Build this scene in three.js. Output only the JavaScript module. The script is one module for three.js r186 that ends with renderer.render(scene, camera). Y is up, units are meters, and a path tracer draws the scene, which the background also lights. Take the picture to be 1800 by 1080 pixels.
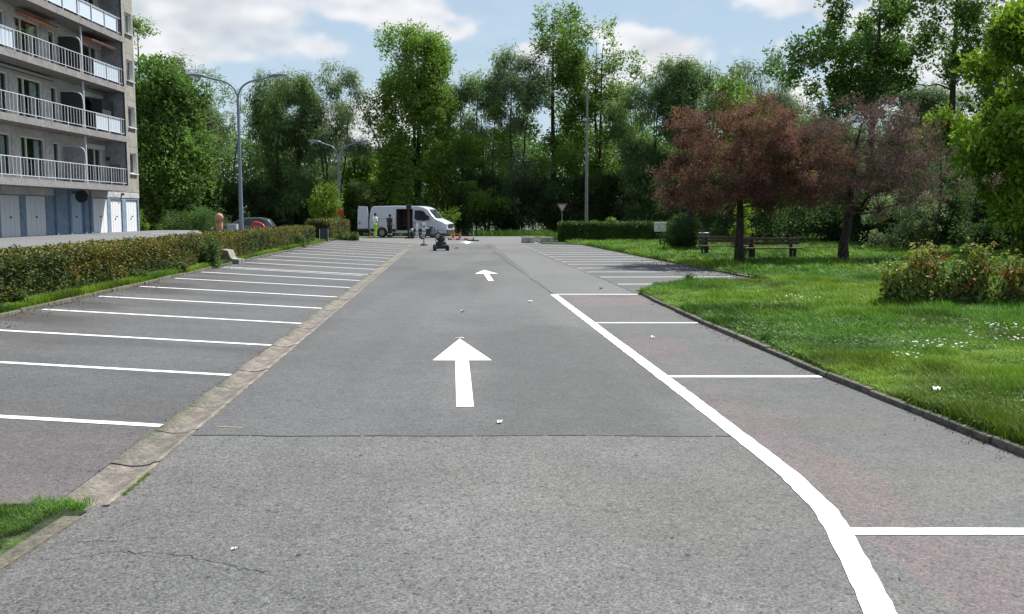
import * as THREE from 'three';
import { mergeGeometries, mergeVertices, toCreasedNormals } from 'three/addons/utils/BufferGeometryUtils.js';
import { RoundedBoxGeometry } from 'three/addons/geometries/RoundedBoxGeometry.js';
import { MarchingCubes } from 'three/addons/objects/MarchingCubes.js';
import { Brush, Evaluator, SUBTRACTION } from 'three-bvh-csg';

// ---------------------------------------------------------------- camera, sky, sun, exposure
const scene = new THREE.Scene();
const camera = new THREE.PerspectiveCamera(36.24, 1800 / 1080, 0.1, 2000);
camera.position.set(0, 1.75, 0);
camera.rotation.set(-Math.atan(0.1), 0, 0);
const renderer = new THREE.WebGLRenderer({ antialias: true });
renderer.toneMapping = THREE.LinearToneMapping;
renderer.toneMappingExposure = 2.1;
renderer.shadowMap.enabled = true;
const SUN = new THREE.Vector3(0.5, 1, -0.47).normalize();

// seeded random numbers and smooth noise
function rng(seed) {
  let a = seed >>> 0;
  return () => { a = (a + 0x6D2B79F5) >>> 0; let t = a; t = Math.imul(t ^ (t >>> 15), t | 1); t ^= t + Math.imul(t ^ (t >>> 7), t | 61); return ((t ^ (t >>> 14)) >>> 0) / 4294967296; };
}
function hash3(x, y, z) {
  let h = Math.imul(x, 374761393) ^ Math.imul(y, 668265263) ^ Math.imul(z, 2147483647 ^ 1274126177);
  h = Math.imul(h ^ (h >>> 13), 1274126177); h = Math.imul(h ^ (h >>> 16), 2246822519);
  return ((h ^ (h >>> 15)) >>> 0) / 4294967296;
}
const ease = (t) => t * t * (3 - 2 * t);
function noise(x, y, z = 0) {
  const X = Math.floor(x), Y = Math.floor(y), Z = Math.floor(z), u = ease(x - X), v = ease(y - Y), w = ease(z - Z);
  const l = (a, b, t) => a + (b - a) * t;
  return l(l(l(hash3(X, Y, Z), hash3(X + 1, Y, Z), u), l(hash3(X, Y + 1, Z), hash3(X + 1, Y + 1, Z), u), v),
    l(l(hash3(X, Y, Z + 1), hash3(X + 1, Y, Z + 1), u), l(hash3(X, Y + 1, Z + 1), hash3(X + 1, Y + 1, Z + 1), u), v), w);
}
function fbm(x, y, z = 0, n = 5) { let s = 0, a = 0.5, f = 1, k = 0; for (let i = 0; i < n; i++) { s += a * noise(x * f + i * 17.3, y * f + i * 9.1, z * f + i * 5.7); k += a; a *= 0.5; f *= 2.03; } return s / k; }
const clamp = (x, a = 0, b = 1) => Math.min(b, Math.max(a, x));
const smooth = (a, b, x) => ease(clamp((x - a) / (b - a)));
const mix = (a, b, t) => a + (b - a) * t;

// the sky: pale blue air with broken cumulus, computed for every direction
{
  const W = 2048, H = 1024, data = new Float32Array(W * H * 4), R = 180 / Math.PI;
  // clouds seen in the photograph: azimuth (right of the street, degrees), elevation, half sizes, weight
  const banks = [[-17.5, 11.4, 7, 2.9, 0.72], [-19, 9.2, 7.5, 1.4, 0.5], [-8.5, 11.9, 5.5, 1.5, 0.6], [-5.8, 10.8, 3.0, 0.9, 0.5], [-9.5, 5.0, 5, 2.4, 0.55], [-22, 14, 9, 3, 0.5],
    [9, 9.4, 4.2, 1.3, 0.7], [1.6, 9.4, 2.2, 1.0, 0.55], [6, 8.0, 5, 1.3, 0.5], [18, 12, 6, 2.6, 0.5], [25, 9.5, 9, 4.5, 0.62], [6, 13.4, 7, 0.7, 0.3], [13, 10, 3.4, 1.3, 0.3]];
  for (let j = 0; j < H; j++) {
    const el = ((j + 0.5) / H - 0.5) * Math.PI, ce = Math.cos(el), y = Math.sin(el);
    for (let i = 0; i < W; i++) {
      const ph = ((i + 0.5) / W - 0.5) * 2 * Math.PI, x = Math.cos(ph) * ce, z = Math.sin(ph) * ce;
      const up = Math.max(y, 0), glow = Math.max(0, x * SUN.x + y * SUN.y + z * SUN.z);
      const t = Math.pow(1 - up, 2.2);
      let r = mix(0.11, 0.315, t), g = mix(0.19, 0.385, t), b = mix(0.34, 0.42, t);
      const au = 0.22 * Math.pow(glow, 10);
      r += au; g += au; b += au;
      // cloud cover
      const az = Math.atan2(x, -z) * R, e = el * R;
      const q = 1 / (up + 0.14), cx = x * q, cz = z * q;
      const n = fbm(cx * 1.25 + 31, cz * 1.25 + 7, up * 6, 6);
      const n2 = fbm(az * 0.36 + 50, e * 0.75 + 11, 3.3, 7);
      let w = 0;
      for (const [a, ee, sa, se, k] of banks) { const da = (az - a) / sa, de = (e - ee) / se; w = Math.max(w, k * Math.exp(-(da * da + de * de) * 0.8)); }
      const inView = smooth(48, 36, Math.abs(az)) * smooth(22, 15, e) ;
      const far = smooth(0.50, 0.66, n);
      const near = smooth(0.56, 0.70, n2 * 0.85 + w * 0.85 - 0.07);
      let cov = mix(far, Math.max(near, 0.12 * smooth(0.4, 0.7, n2)), inView) * smooth(-0.5, 1.5, e);
      const lit = clamp(0.55 + 0.9 * (fbm(az * 0.5 + 9, e * 1.15 + 40, 8, 6) - 0.42) * 1.3 + 0.22 * smooth(0.9, 0.2, w * 1.2));
      const body = mix(1, 0.76, smooth(0.62, 1.0, n2 * 0.62 + w) * (1 - lit));
      const cr = mix(0.235, 0.455, lit) * body, cg = mix(0.275, 0.46, lit) * body, cb = mix(0.33, 0.47, lit) * body;
      r = mix(r, cr + au * 0.6, cov); g = mix(g, cg + au * 0.6, cov); b = mix(b, cb + au * 0.6, cov);
      if (e < 0) { const k = smooth(0, -3, e); r = mix(r, 0.07, k); g = mix(g, 0.085, k); b = mix(b, 0.06, k); }
      const o = (j * W + i) * 4; data[o] = r; data[o + 1] = g; data[o + 2] = b; data[o + 3] = 1;
    }
  }
  const sky = new THREE.DataTexture(data, W, H, THREE.RGBAFormat, THREE.FloatType);
  sky.mapping = THREE.EquirectangularReflectionMapping; sky.magFilter = THREE.LinearFilter; sky.minFilter = THREE.LinearFilter; sky.needsUpdate = true;
  scene.background = sky; scene.environment = sky;
}
const sun = new THREE.DirectionalLight(new THREE.Color(1, 0.97, 0.92), 4.6);
sun.position.copy(SUN).multiplyScalar(120).add(new THREE.Vector3(0, 0, -35));
sun.target.position.set(0, 0, -35);
sun.castShadow = true; sun.shadow.mapSize.set(4096, 4096);
Object.assign(sun.shadow.camera, { left: -75, right: 75, top: 75, bottom: -75, near: 1, far: 320 });
scene.add(sun, sun.target);

// ---------------------------------------------------------------- helpers
const V = (x, y, z) => new THREE.Vector3(x, y, z);
const lin = (r, g, b) => new THREE.Color().setRGB(r, g, b);
const taken = new Map();
function numbered(name) { const n = taken.get(name) ?? 0; taken.set(name, n + 1); return n ? name + '_' + String(n).padStart(3, '0') : name; }
function ready(o) { o.castShadow = true; o.receiveShadow = true; return o; }
function thing(name, label, category, pos = [0, 0, 0], turn = 0, group) {
  const o = new THREE.Group(); o.name = numbered(name); o.position.set(...pos); o.rotation.y = turn;
  o.userData = { label, category }; if (group) o.userData.group = group;
  scene.add(o); return o;
}
function tag(o, label, category, group) { o.userData.label = label; o.userData.category = category; if (group) o.userData.group = group; return o; }
function part(name, geo, mat, parent) { const m = ready(new THREE.Mesh(Array.isArray(geo) ? merge(geo) : geo, mat)); m.name = parent === scene ? numbered(name) : name; parent.add(m); return m; }
function setting(name, geo, mat) { const m = part(name, geo, mat, scene); m.userData.kind = 'structure'; return m; }
function merge(list) {
  if (list.length === 1) return list[0];
  const keepCol = list.every((g) => g.attributes.color);
  const out = list.map((g) => {
    g = g.index ? g.toNonIndexed() : g.clone();
    for (const k of Object.keys(g.attributes)) if (!['position', 'normal', 'uv'].includes(k) && !(k === 'color' && keepCol)) g.deleteAttribute(k);
    if (!g.attributes.normal) g.computeVertexNormals();
    if (!g.attributes.uv) g.setAttribute('uv', new THREE.BufferAttribute(new Float32Array(g.attributes.position.count * 2), 2));
    g.morphAttributes = {}; g.clearGroups(); return g;
  });
  return mergeGeometries(out);
}
const bx = (w, h, d, x = 0, y = 0, z = 0, rx = 0, ry = 0, rz = 0) => new THREE.BoxGeometry(w, h, d).rotateX(rx).rotateZ(rz).rotateY(ry).translate(x, y, z);
const rb = (w, h, d, x = 0, y = 0, z = 0, r = 0.01, s = 2) => new RoundedBoxGeometry(w, h, d, s, Math.min(r, w / 2.01, h / 2.01, d / 2.01)).translate(x, y, z);
const cyl = (r0, r1, h, x = 0, y = 0, z = 0, s = 14) => new THREE.CylinderGeometry(r1, r0, h, s).translate(x, y + h / 2, z);
function bar(a, b, r0, r1 = r0, s = 8) { // round bar between two points
  const d = b.clone().sub(a), L = d.length(), g = new THREE.CylinderGeometry(r1, r0, L, s, 1);
  g.applyQuaternion(new THREE.Quaternion().setFromUnitVectors(V(0, 1, 0), d.normalize()));
  return g.translate((a.x + b.x) / 2, (a.y + b.y) / 2, (a.z + b.z) / 2);
}
function tube(pts, r, s = 8, n = 0) { return new THREE.TubeGeometry(new THREE.CatmullRomCurve3(pts), n || pts.length * 4, r, s, false); }
function taper(pts, radii, sides = 6) { // tapered limb through points
  const n = pts.length, pos = [], nor = [], uv = [], idx = [];
  let side = V(1, 0, 0.13).normalize(), len = 0;
  for (let i = 0; i < n; i++) {
    const t = pts[Math.min(i + 1, n - 1)].clone().sub(pts[Math.max(i - 1, 0)]).normalize();
    side = side.clone().sub(t.clone().multiplyScalar(side.dot(t))); if (side.lengthSq() < 1e-4) side = V(0, 0.1, 1).cross(t); side.normalize();
    const up = t.clone().cross(side); if (i) len += pts[i].distanceTo(pts[i - 1]);
    for (let k = 0; k <= sides; k++) {
      const a = k / sides * 2 * Math.PI, c = Math.cos(a), s = Math.sin(a), nx = side.x * c + up.x * s, ny = side.y * c + up.y * s, nz = side.z * c + up.z * s;
      pos.push(pts[i].x + nx * radii[i], pts[i].y + ny * radii[i], pts[i].z + nz * radii[i]); nor.push(nx, ny, nz); uv.push(k / sides * Math.max(0.2, radii[i] * 6.3), len);
      if (i && k) { const b = i * (sides + 1) + k; idx.push(b - sides - 2, b - sides - 1, b - 1, b - sides - 1, b, b - 1); }
    }
  }
  const g = new THREE.BufferGeometry();
  g.setAttribute('position', new THREE.Float32BufferAttribute(pos, 3)); g.setAttribute('normal', new THREE.Float32BufferAttribute(nor, 3)); g.setAttribute('uv', new THREE.Float32BufferAttribute(uv, 2));
  g.setIndex(idx); return g;
}
function extrude(pts, depth, bevel = 0, seg = 2) {
  const s = new THREE.Shape(pts.map(([a, b]) => new THREE.Vector2(a, b)));
  return new THREE.ExtrudeGeometry(s, { depth, bevelEnabled: bevel > 0, bevelSize: bevel, bevelThickness: bevel, bevelOffset: -bevel, bevelSegments: seg, curveSegments: 12 });
}
// textures
function tex(n, fn, srgb = true) { // fn(u, v) tiles, gives [r, g, b] in 0..1
  const data = new Uint8Array(n * n * 4);
  for (let j = 0; j < n; j++) for (let i = 0; i < n; i++) { const c = fn(i / n, j / n, i, j), o = (j * n + i) * 4; for (let k = 0; k < 3; k++) data[o + k] = clamp(c[k] ?? c[0]) * 255; data[o + 3] = 255; }
  const t = new THREE.DataTexture(data, n, n); t.wrapS = t.wrapT = THREE.RepeatWrapping; t.magFilter = THREE.LinearFilter; t.minFilter = THREE.LinearMipmapLinearFilter; t.generateMipmaps = true;
  if (srgb) t.colorSpace = THREE.SRGBColorSpace; t.needsUpdate = true; return t;
}
function tnoise(u, v, f, seed) { // noise that tiles at 1
  const x = u * f, y = v * f, X = Math.floor(x), Y = Math.floor(y), a = ease(x - X), b = ease(y - Y), m = (k) => ((k % f) + f) % f;
  return mix(mix(hash3(m(X), m(Y), seed), hash3(m(X + 1), m(Y), seed), a), mix(hash3(m(X), m(Y + 1), seed), hash3(m(X + 1), m(Y + 1), seed), a), b);
}
const std = (o) => new THREE.MeshStandardMaterial(o);
const flat = (r, g, b, rough = 0.7, metal = 0) => std({ color: lin(r, g, b), roughness: rough, metalness: metal });
function leafMat(rough = 0.9, through = 0.4, spec = 0.5) { return new THREE.MeshPhysicalMaterial({ color: 0xffffff, roughness: rough, transmission: through, thickness: 0, specularIntensity: spec, side: THREE.DoubleSide }); }

// asphalt grain: fine chips of stone in bitumen, a tile of 2 metres
const grainHeights = (seed, coarse) => (u, v) => {
  const a = tnoise(u, v, 256, seed), b = tnoise(u, v, 128, seed + 1), c = tnoise(u, v, 48, seed + 2), d = tnoise(u, v, 12, seed + 3), s = tnoise(u, v, 200, seed + 5);
  const chip = s > 0.86 ? (s - 0.86) * 2.6 : 0, pit = b < 0.16 ? (0.16 - b) * 2.2 : 0;
  return clamp(0.59 + (a - 0.5) * 0.56 * coarse + (b - 0.5) * 0.24 * coarse + (c - 0.5) * 0.05 + (d - 0.5) * 0.03 + chip * coarse * 1.5 - pit * coarse * 1.3);
};
const gA = grainHeights(11, 0.58), gB = grainHeights(23, 0.44);
const grainCoarse = tex(1024, (u, v) => { const k = gA(u, v); return [k, k * 0.995, k * 0.985]; });
const grainFine = tex(1024, (u, v) => { const k = gB(u, v); return [k, k, k * 0.995]; });
const asphaltMat = (t, bump, rough = 0.86) => { const m = std({ map: t, bumpMap: t, bumpScale: bump, roughness: rough, vertexColors: true }); return m; };
const M = {
  asphaltOld: asphaltMat(grainCoarse, 0.004, 0.82), asphaltNew: asphaltMat(grainFine, 0.003, 0.84), asphaltBay: asphaltMat(grainFine, 0.003, 0.9),
  paint: std({ color: lin(0.80, 0.81, 0.82), roughness: 0.55 }),
  tar: flat(0.012, 0.012, 0.012, 0.8),
};
const concreteTex = tex(512, (u, v) => { const k = 0.62 + 0.22 * (tnoise(u, v, 8, 3) - 0.5) + 0.2 * (tnoise(u, v, 40, 4) - 0.5) + 0.22 * (tnoise(u, v, 180, 5) - 0.5) - (tnoise(u, v, 96, 8) < 0.12 ? 0.14 : 0); return [k, k * 0.98, k * 0.94]; });
M.concrete = std({ map: concreteTex, color: lin(0.62, 0.6, 0.56), roughness: 0.92, bumpMap: concreteTex, bumpScale: 0.006, vertexColors: true });
M.concretePlain = std({ map: concreteTex, color: lin(0.75, 0.74, 0.71), roughness: 0.92, bumpMap: concreteTex, bumpScale: 0.004 });
// street frame: t metres right of the street's axis, d metres ahead; the street bears a little left
const SLOPE = -0.064;
const P = (t, d, y = 0) => V(t + SLOPE * d, y, -d);
function boxUV(g, s = 1) { // uv in metres from the larger face direction
  const p = g.attributes.position, n = g.attributes.normal, uv = new Float32Array(p.count * 2);
  for (let i = 0; i < p.count; i++) {
    const ax = Math.abs(n.getX(i)), ay = Math.abs(n.getY(i)), az = Math.abs(n.getZ(i));
    const [a, b] = ay >= ax && ay >= az ? [p.getX(i), p.getZ(i)] : ax >= az ? [p.getZ(i), p.getY(i)] : [p.getX(i), p.getY(i)];
    uv[i * 2] = a * s; uv[i * 2 + 1] = b * s;
  }
  g.setAttribute('uv', new THREE.BufferAttribute(uv, 2)); return g;
}
function paintVerts(g, fn) { const p = g.attributes.position, c = new Float32Array(p.count * 3); for (let i = 0; i < p.count; i++) { const k = fn(p.getX(i), p.getY(i), p.getZ(i)); c.set(k, i * 3); } g.setAttribute('color', new THREE.BufferAttribute(c, 3)); return g; }
function sheet(nt, nd, at, col, uvs = 0.5) { // at(a, b) -> Vector3 for a, b in 0..1
  const pos = [], uv = [], c = [], idx = [];
  for (let j = 0; j <= nd; j++) for (let i = 0; i <= nt; i++) {
    const p = at(i / nt, j / nd); pos.push(p.x, p.y, p.z); uv.push(p.x * uvs, -p.z * uvs); if (col) c.push(...col(p.x, -p.z, p.x - SLOPE * -p.z));
    if (i && j) { const b = j * (nt + 1) + i; idx.push(b - nt - 2, b - nt - 1, b - 1, b - nt - 1, b, b - 1); }
  }
  const g = new THREE.BufferGeometry(); g.setAttribute('position', new THREE.Float32BufferAttribute(pos, 3)); g.setAttribute('uv', new THREE.Float32BufferAttribute(uv, 2)); if (col) g.setAttribute('color', new THREE.Float32BufferAttribute(c, 3));
  g.setIndex(idx); g.computeVertexNormals(); return g;
}

// ---------------------------------------------------------------- ground, road, parking bays
const stain = (x, d, f, s) => fbm(x * f + s, d * f * 0.8 + s * 1.7, s, 4);
{
  const g = new THREE.PlaneGeometry(1400, 1400, 1, 1).rotateX(-Math.PI / 2).translate(0, -0.16, -300);
  setting('ground', boxUV(g), flat(0.035, 0.045, 0.018, 1));
}
const seamAt = (t) => 7.27 + 0.05 * (noise(t * 1.7, 3.3) - 0.5) + 0.03 * (noise(t * 7, 9.3) - 0.5);
const lineT = (d) => d > 6.2 ? 2.26 - 0.006 * Math.max(0, d - 9) : d > 5.4 ? mix(2.2, 2.26, (d - 5.4) / 0.8) : 2.2 - 0.20 * (5.4 - d) - 0.02 * (5.4 - d) ** 2;
const oldCol = (x, d, t) => { const k = 0.225 + 0.12 * (stain(x, d, 0.5, 4) - 0.5) + 0.07 * (stain(x, d, 2.3, 8) - 0.5), br = smooth(0.55, 0.7, stain(x, d, 0.5, 31)) * 0.006; return [k + br, k, k - br]; };
const newCol = (x, d, t) => {
  let k = 0.168 + 0.09 * (stain(x, d, 0.22, 14) - 0.5) + 0.06 * (stain(x * 2.2, d * 0.5, 0.7, 18) - 0.5);
  k *= 1 + 0.24 * smooth(0.48, 0.62, stain(x * 1.6, d * 0.22, 0.5, 44));
  k *= 1 - 0.22 * smooth(0.52, 0.64, stain(x, d, 0.35, 71));
  k = mix(k, 0.26, smooth(0.42, 0.7, noise(x * 0.9, d * 0.16, 7)) * 0.3); // worn, dustier patches
  return [k, k * 1.0, k * 0.995];
};
const apronCol = (x, d) => { const k = 0.25 + 0.11 * (stain(x, d, 0.4, 24) - 0.5); return [k, k, k * 0.98]; };
const bayCol = (x, d, t) => {
  const k = 0.195 + 0.10 * (stain(x, d, 0.5, 54) - 0.5) + 0.05 * (stain(x, d, 2.2, 58) - 0.5);
  const pink = smooth(0.45, 0.56, stain(x, d, 0.62, 61)) * 0.9, ol = smooth(0.56, 0.68, stain(x * 0.35, d, 1.1, 67)) * 0.35;
  return [k * (1 + 0.30 * pink + 0.16 * ol), k * (1 + 0.04 * pink + 0.15 * ol), k * (1 + 0.07 * pink - 0.06 * ol)];
};
const leftCol = (x, d, t) => {
  let k = 0.182 + 0.10 * (stain(x, d, 0.45, 84) - 0.5) + 0.06 * (stain(x * 0.6, d * 1.6, 1.6, 88) - 0.5);
  const grime = smooth(0.44, 0.6, stain(x * 0.6, d * 1.5, 0.9, 97)) * smooth(-4.4, -6.2, t + 0.8 * (noise(x, d * 1.3, 4) - 0.5)); // leaf mould rotting by the kerb
  const rust = smooth(0.48, 0.62, stain(x, d, 0.5, 91)) * smooth(8.5, 6.2, d + 1.6 * (noise(x * 2, d * 2, 2) - 0.5));
  k *= 1 - 0.5 * grime;
  const streak = smooth(0.62, 0.75, stain(x * 0.25, d * 2.5, 0.8, 33)); k *= 1 - 0.22 * streak;
  return [k * (1 + 0.14 * grime + 0.18 * rust), k * (1 + 0.02 * rust), k * (1 - 0.06 * grime + 0.02 * rust)];
};
const road = new THREE.Group(); road.name = 'road'; road.userData.kind = 'structure'; scene.add(road);
part('old_asphalt', sheet(90, 130, (a, b) => { const t = mix(-2.07, 2.24, a), d = mix(-3, seamAt(t), b); return P(t, d, 0); }, oldCol), M.asphaltOld, road);
part('old_asphalt', sheet(12, 90, (a, b) => P(mix(-2.7, -2.07, a), mix(-3, 5.49, b), -0.004), oldCol), M.asphaltOld, road);
part('new_asphalt', sheet(70, 560, (a, b) => { const t = mix(-2.07, 2.24, a), d0 = seamAt(t), d = d0 + (54 - d0) * b; return P(t, d, 0.007 * smooth(d0 + 0.04, d0, d) * 0); }, newCol), M.asphaltNew, road);
part('apron_asphalt', sheet(30, 260, (a, b) => P(mix(2.24, 4.06, a), mix(20.4, 54, b), 0), apronCol), M.asphaltNew, road);
// bitumen run along the joint between the two surfacings, with the ragged edge of the older one
{
  const list = []; const r = rng(5);
  let t = -2.06;
  while (t < 2.2) { const L = 0.12 + r() * 0.3, w = 0.008 + r() * 0.016; const a = P(t, seamAt(t), 0.003), b = P(Math.min(t + L, 2.22), seamAt(Math.min(t + L, 2.22)), 0.003); const m = sheet(4, 1, (u, v) => a.clone().lerp(b, u).add(V(0, 0, (v - 0.5) * -w * (0.6 + r()))), null); list.push(m); t += L * (r() < 0.2 ? 1.1 : 1); }
  part('joint_seal', list, M.tar, road);
}
// cracks in the old surface by the left kerb and a long seam up the right side
function crack(pts, w, seed) {
  const r = rng(seed), out = [];
  for (let i = 1; i < pts.length; i++) { const n = 6; let p0 = null; for (let k = 0; k <= n; k++) { const q = P(mix(pts[i - 1][0], pts[i][0], k / n) + (r() - 0.5) * 0.05, mix(pts[i - 1][1], pts[i][1], k / n) + (r() - 0.5) * 0.05, 0.003); if (p0) { const d = q.clone().sub(p0).normalize(), s = V(-d.z, 0, d.x).multiplyScalar(w * (0.4 + r())); const a = p0, b = q; out.push(sheet(1, 1, (u, v) => a.clone().lerp(b, v).addScaledVector(s, u - 0.5), null)); } p0 = q; } }
  return merge(out);
}
part('crack', crack([[-2.0, 4.62], [-1.7, 4.72], [-1.35, 4.66], [-1.1, 4.5], [-0.92, 4.45]], 0.0045, 3), M.tar, road);
part('crack', crack([[-2.04, 4.9], [-1.8, 4.86], [-1.62, 4.95]], 0.004, 4), M.tar, road);
part('crack', crack([[2.2, 20.4], [2.12, 26], [2.0, 33], [1.95, 42], [1.9, 53]], 0.03, 8), M.tar, road);
part('crack', crack([[4.03, 20.6], [4.03, 24], [3.95, 30], [3.8, 38], [3.72, 48]], 0.03, 9), M.tar, road);
// right-hand bays beside the lawn
const kerbT = (d) => d > 15 ? mix(3.95, 4.04, (d - 15) / 5.4) : d > 10 ? mix(3.98, 3.95, (d - 10) / 5) : 3.98 + 0.035 * (10 - d);
const baysRight = setting('parking_bays', sheet(60, 300, (a, b) => { const d = mix(-3, 20.4, b), t = mix(2.24, kerbT(d) + 0.02, a); return P(t, d, 0); }, bayCol), M.asphaltBay);
const lawnFront = (t) => 20.55 + 2.0 * smooth(4.05, 5.2, t) + 0.4 * smooth(5.2, 8, t);
const lawnEdge = (d) => d < 31 ? mix(8.1, 7.8, clamp((d - 23) / 8)) : mix(7.8, 7.2, clamp((d - 31) / 21));
const baysFar = setting('parking_court', sheet(60, 200, (a, b) => { const t0 = 4.06, d0 = 20.4; const d = mix(d0, 54, b); const t = mix(t0, lawnEdge(d) + 0.05, a); return P(t, d, 0); }, (x, d, t) => leftCol(x + 40, d + 12, -3.5)), M.asphaltBay);
// left-hand bays fall towards the channel
const LEFT0 = -2.41, CROSS = 0.052, KERBL = -6.62;
const leftY = (t) => CROSS * Math.max(0, LEFT0 - t);
const baysLeft = setting('parking_row', sheet(60, 420, (a, b) => { const t = mix(KERBL - 0.02, LEFT0, a), d = mix(5.5, 54, b); return P(t, d, leftY(t)); }, leftCol), M.asphaltBay);
// street across the far end
setting('cross_street', sheet(60, 40, (a, b) => V(mix(-30, 22, a), 0.0, -mix(54, 71.5, b)), (x, d) => { const k = 0.31 + 0.10 * (stain(x, d, 0.3, 124) - 0.5); return [k, k, k * 0.98]; }), M.asphaltNew);

// painted lines: worn, slightly ragged edges
function strip(path, w, y, seed, ragged = 0.010, yf) { // path of [t, d]
  const r = rng(seed), pts = []; let len = 0;
  const raw = path.map(([t, d]) => P(t, d, 0));
  for (let i = 1; i < raw.length; i++) { const n = Math.max(1, Math.round(raw[i].distanceTo(raw[i - 1]) / 0.12)); for (let k = i === 1 ? 0 : 1; k <= n; k++) pts.push(raw[i - 1].clone().lerp(raw[i], k / n)); }
  const pos = [], idx = [];
  pts.forEach((p, i) => {
    const d = pts[Math.min(i + 1, pts.length - 1)].clone().sub(pts[Math.max(0, i - 1)]).normalize(), s = V(-d.z, 0, d.x);
    for (const k of [-1, 1]) { const q = p.clone().addScaledVector(s, k * (w / 2 + (r() - 0.5) * ragged)); pos.push(q.x, (yf ? yf(q) : 0) + y, q.z); }
    if (i) { const b = i * 2; idx.push(b - 2, b, b - 1, b - 1, b, b + 1); }
  });
  const g = new THREE.BufferGeometry(); g.setAttribute('position', new THREE.Float32BufferAttribute(pos, 3)); g.setAttribute('uv', new THREE.Float32BufferAttribute(pos.flatMap((v, i) => i % 3 === 0 ? [v, pos[i + 2]] : []), 2));
  g.setIndex(idx); g.computeVertexNormals();
  const n = g.attributes.normal; if (n.getY(0) < 0) { g.setIndex(idx.reverse()); g.computeVertexNormals(); }
  return g;
}
const paintTex = tex(512, (u, v) => { const s = tnoise(u, v, 200, 41), b = tnoise(u, v, 24, 42), k = 0.94 + 0.05 * (b - 0.5) - (s < 0.10 ? 0.22 : 0) - 0.05 * tnoise(u, v, 90, 44); return [k, k, k * 1.0]; });
M.paint.map = paintTex; M.paint.bumpMap = grainFine; M.paint.bumpScale = 0.002;
{ // solid edge line with its bend near the camera
  const path = []; for (let d = 2.6; d <= 20.3; d += 0.2) path.push([lineT(d), d]);
  part('edge_line', strip(path, 0.142, 0.005, 61), M.paint, road);
}
[5.03, 9.97, 14.94, 20.24].forEach((d, i) => part('parking_line', strip([[lineT(d) + 0.062, d], [kerbT(d) - 0.02, d]], 0.115, 0.004, 70 + i), M.paint, baysRight));
[23.16, 25.75, 27.98, 29.98, 32.23, 33.95, 35.75, 37.85, 39.9, 42.1, 44.7, 47.6, 50.6].forEach((d, i) => part('parking_line', strip([[4.1 - 0.012 * (d - 23), d], [lawnEdge(d) - (i ? 0.25 : -0.05), d + 0.08]], 0.10, 0.004, 90 + i), M.paint, baysFar));
for (let k = 0; k < 19; k++) {
  const d = 7.62 + 2.4 * k + 0.05 * Math.sin(k * 2.3), l = (q) => leftY(q.x - SLOPE * -q.z);
  part('parking_line', strip([[LEFT0 + 0.0, d], [KERBL + 0.06, d + 0.10]], 0.105, 0.004, 120 + k, 0.006, l), M.paint, baysLeft);
  if (k === 8) part('parking_line', strip([[LEFT0 - 0.1, d - 0.55], [KERBL + 0.1, d - 0.3]], 0.07, 0.004, 150, 0.01, l), M.paint, baysLeft);
}
// arrows on the carriageway
function arrow(pts, y = 0.004) { const s = new THREE.Shape(pts.map(([x, d]) => new THREE.Vector2(x, d))); const g = new THREE.ShapeGeometry(s).rotateX(-Math.PI / 2).translate(0, y, 0); return boxUV(g); }
part('direction_arrow', arrow([[-0.732, 13.02], [-0.947, 11.08], [-0.678, 11.075], [-0.505, 8.377], [-0.346, 8.387], [-0.515, 11.075], [-0.241, 11.08]]), M.paint, road);
part('direction_arrow', arrow([[-0.867, 28.99], [-1.076, 27.18], [-0.822, 27.18], [-0.616, 24.33], [-0.473, 24.33], [-0.674, 27.18], [-0.401, 27.18]]), M.paint, road);
part('direction_arrow', arrow([[-2.75, 58.6], [-3.2, 56.6], [-2.85, 56.6], [-2.7, 54.3], [-2.45, 54.3], [-2.6, 56.6], [-2.3, 56.6]]), M.paint, road);
// a scuffed chalk tick at the tip of the near arrow, yellow surveyor's chalk at the first line
part('chalk_mark', strip([[0.02, 13.12], [0.16, 13.14]], 0.03, 0.004, 7, 0.03), M.paint, road);
part('chalk_mark', strip([[-1.95, 7.6], [-1.72, 7.55]], 0.012, 0.004, 9, 0.012), flat(0.30, 0.30, 0.13, 0.9), road);

// drainage channel of concrete slabs between road and left bays
const channel = new THREE.Group(); channel.name = 'drainage_channel'; channel.userData.kind = 'structure'; scene.add(channel);
{
  const r = rng(17), prof = [[0, 0.004], [0.05, -0.004], [0.13, -0.02], [0.21, -0.02], [0.27, -0.008], [0.30, 0.006], [0.338, 0.012], [0.34, -0.12], [0, -0.12]];
  const mats = [];
  for (const [a, b, c] of [[0.60, 0.54, 0.49], [0.56, 0.54, 0.50], [0.50, 0.47, 0.43], [0.62, 0.55, 0.51]]) { const m = M.concrete.clone(); m.color = lin(a * 0.72, b * 0.72, c * 0.72); mats.push(m); }
  for (let d = 5.47, k = 0; d < 53.5; d += 0.985, k++) {
    const L = 0.972 - r() * 0.012;
    const g = boxUV(extrude(prof, L)); // x right, y up, z forward along d
    paintVerts(g, (x, y, z) => { const n = 0.85 + 0.4 * (fbm(x * 3 + k * 4.1, z * 1.2, k, 4) - 0.5); const e = smooth(0.10, 0.0, x) * (fbm(z * 6, k * 2.2, 3, 3) > 0.5 ? 1 : 0), lip = smooth(0.27, 0.3, x) * 0.3; return [n * (1 - 0.5 * e + lip), n * (1 - 0.34 * e + lip), n * (1 - 0.62 * e + lip)]; });
    const m = part('channel_slab', g, mats[Math.floor(r() * 4)], channel);
    m.scale.z = -1;
    const p = P(-2.405 + (r() - 0.5) * 0.008, d, (r() - 0.5) * 0.008); m.position.copy(p); m.rotation.y = Math.atan(-SLOPE) * 1 + (r() - 0.5) * 0.006; m.rotation.z = (r() - 0.5) * 0.012;
  }
}
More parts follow.
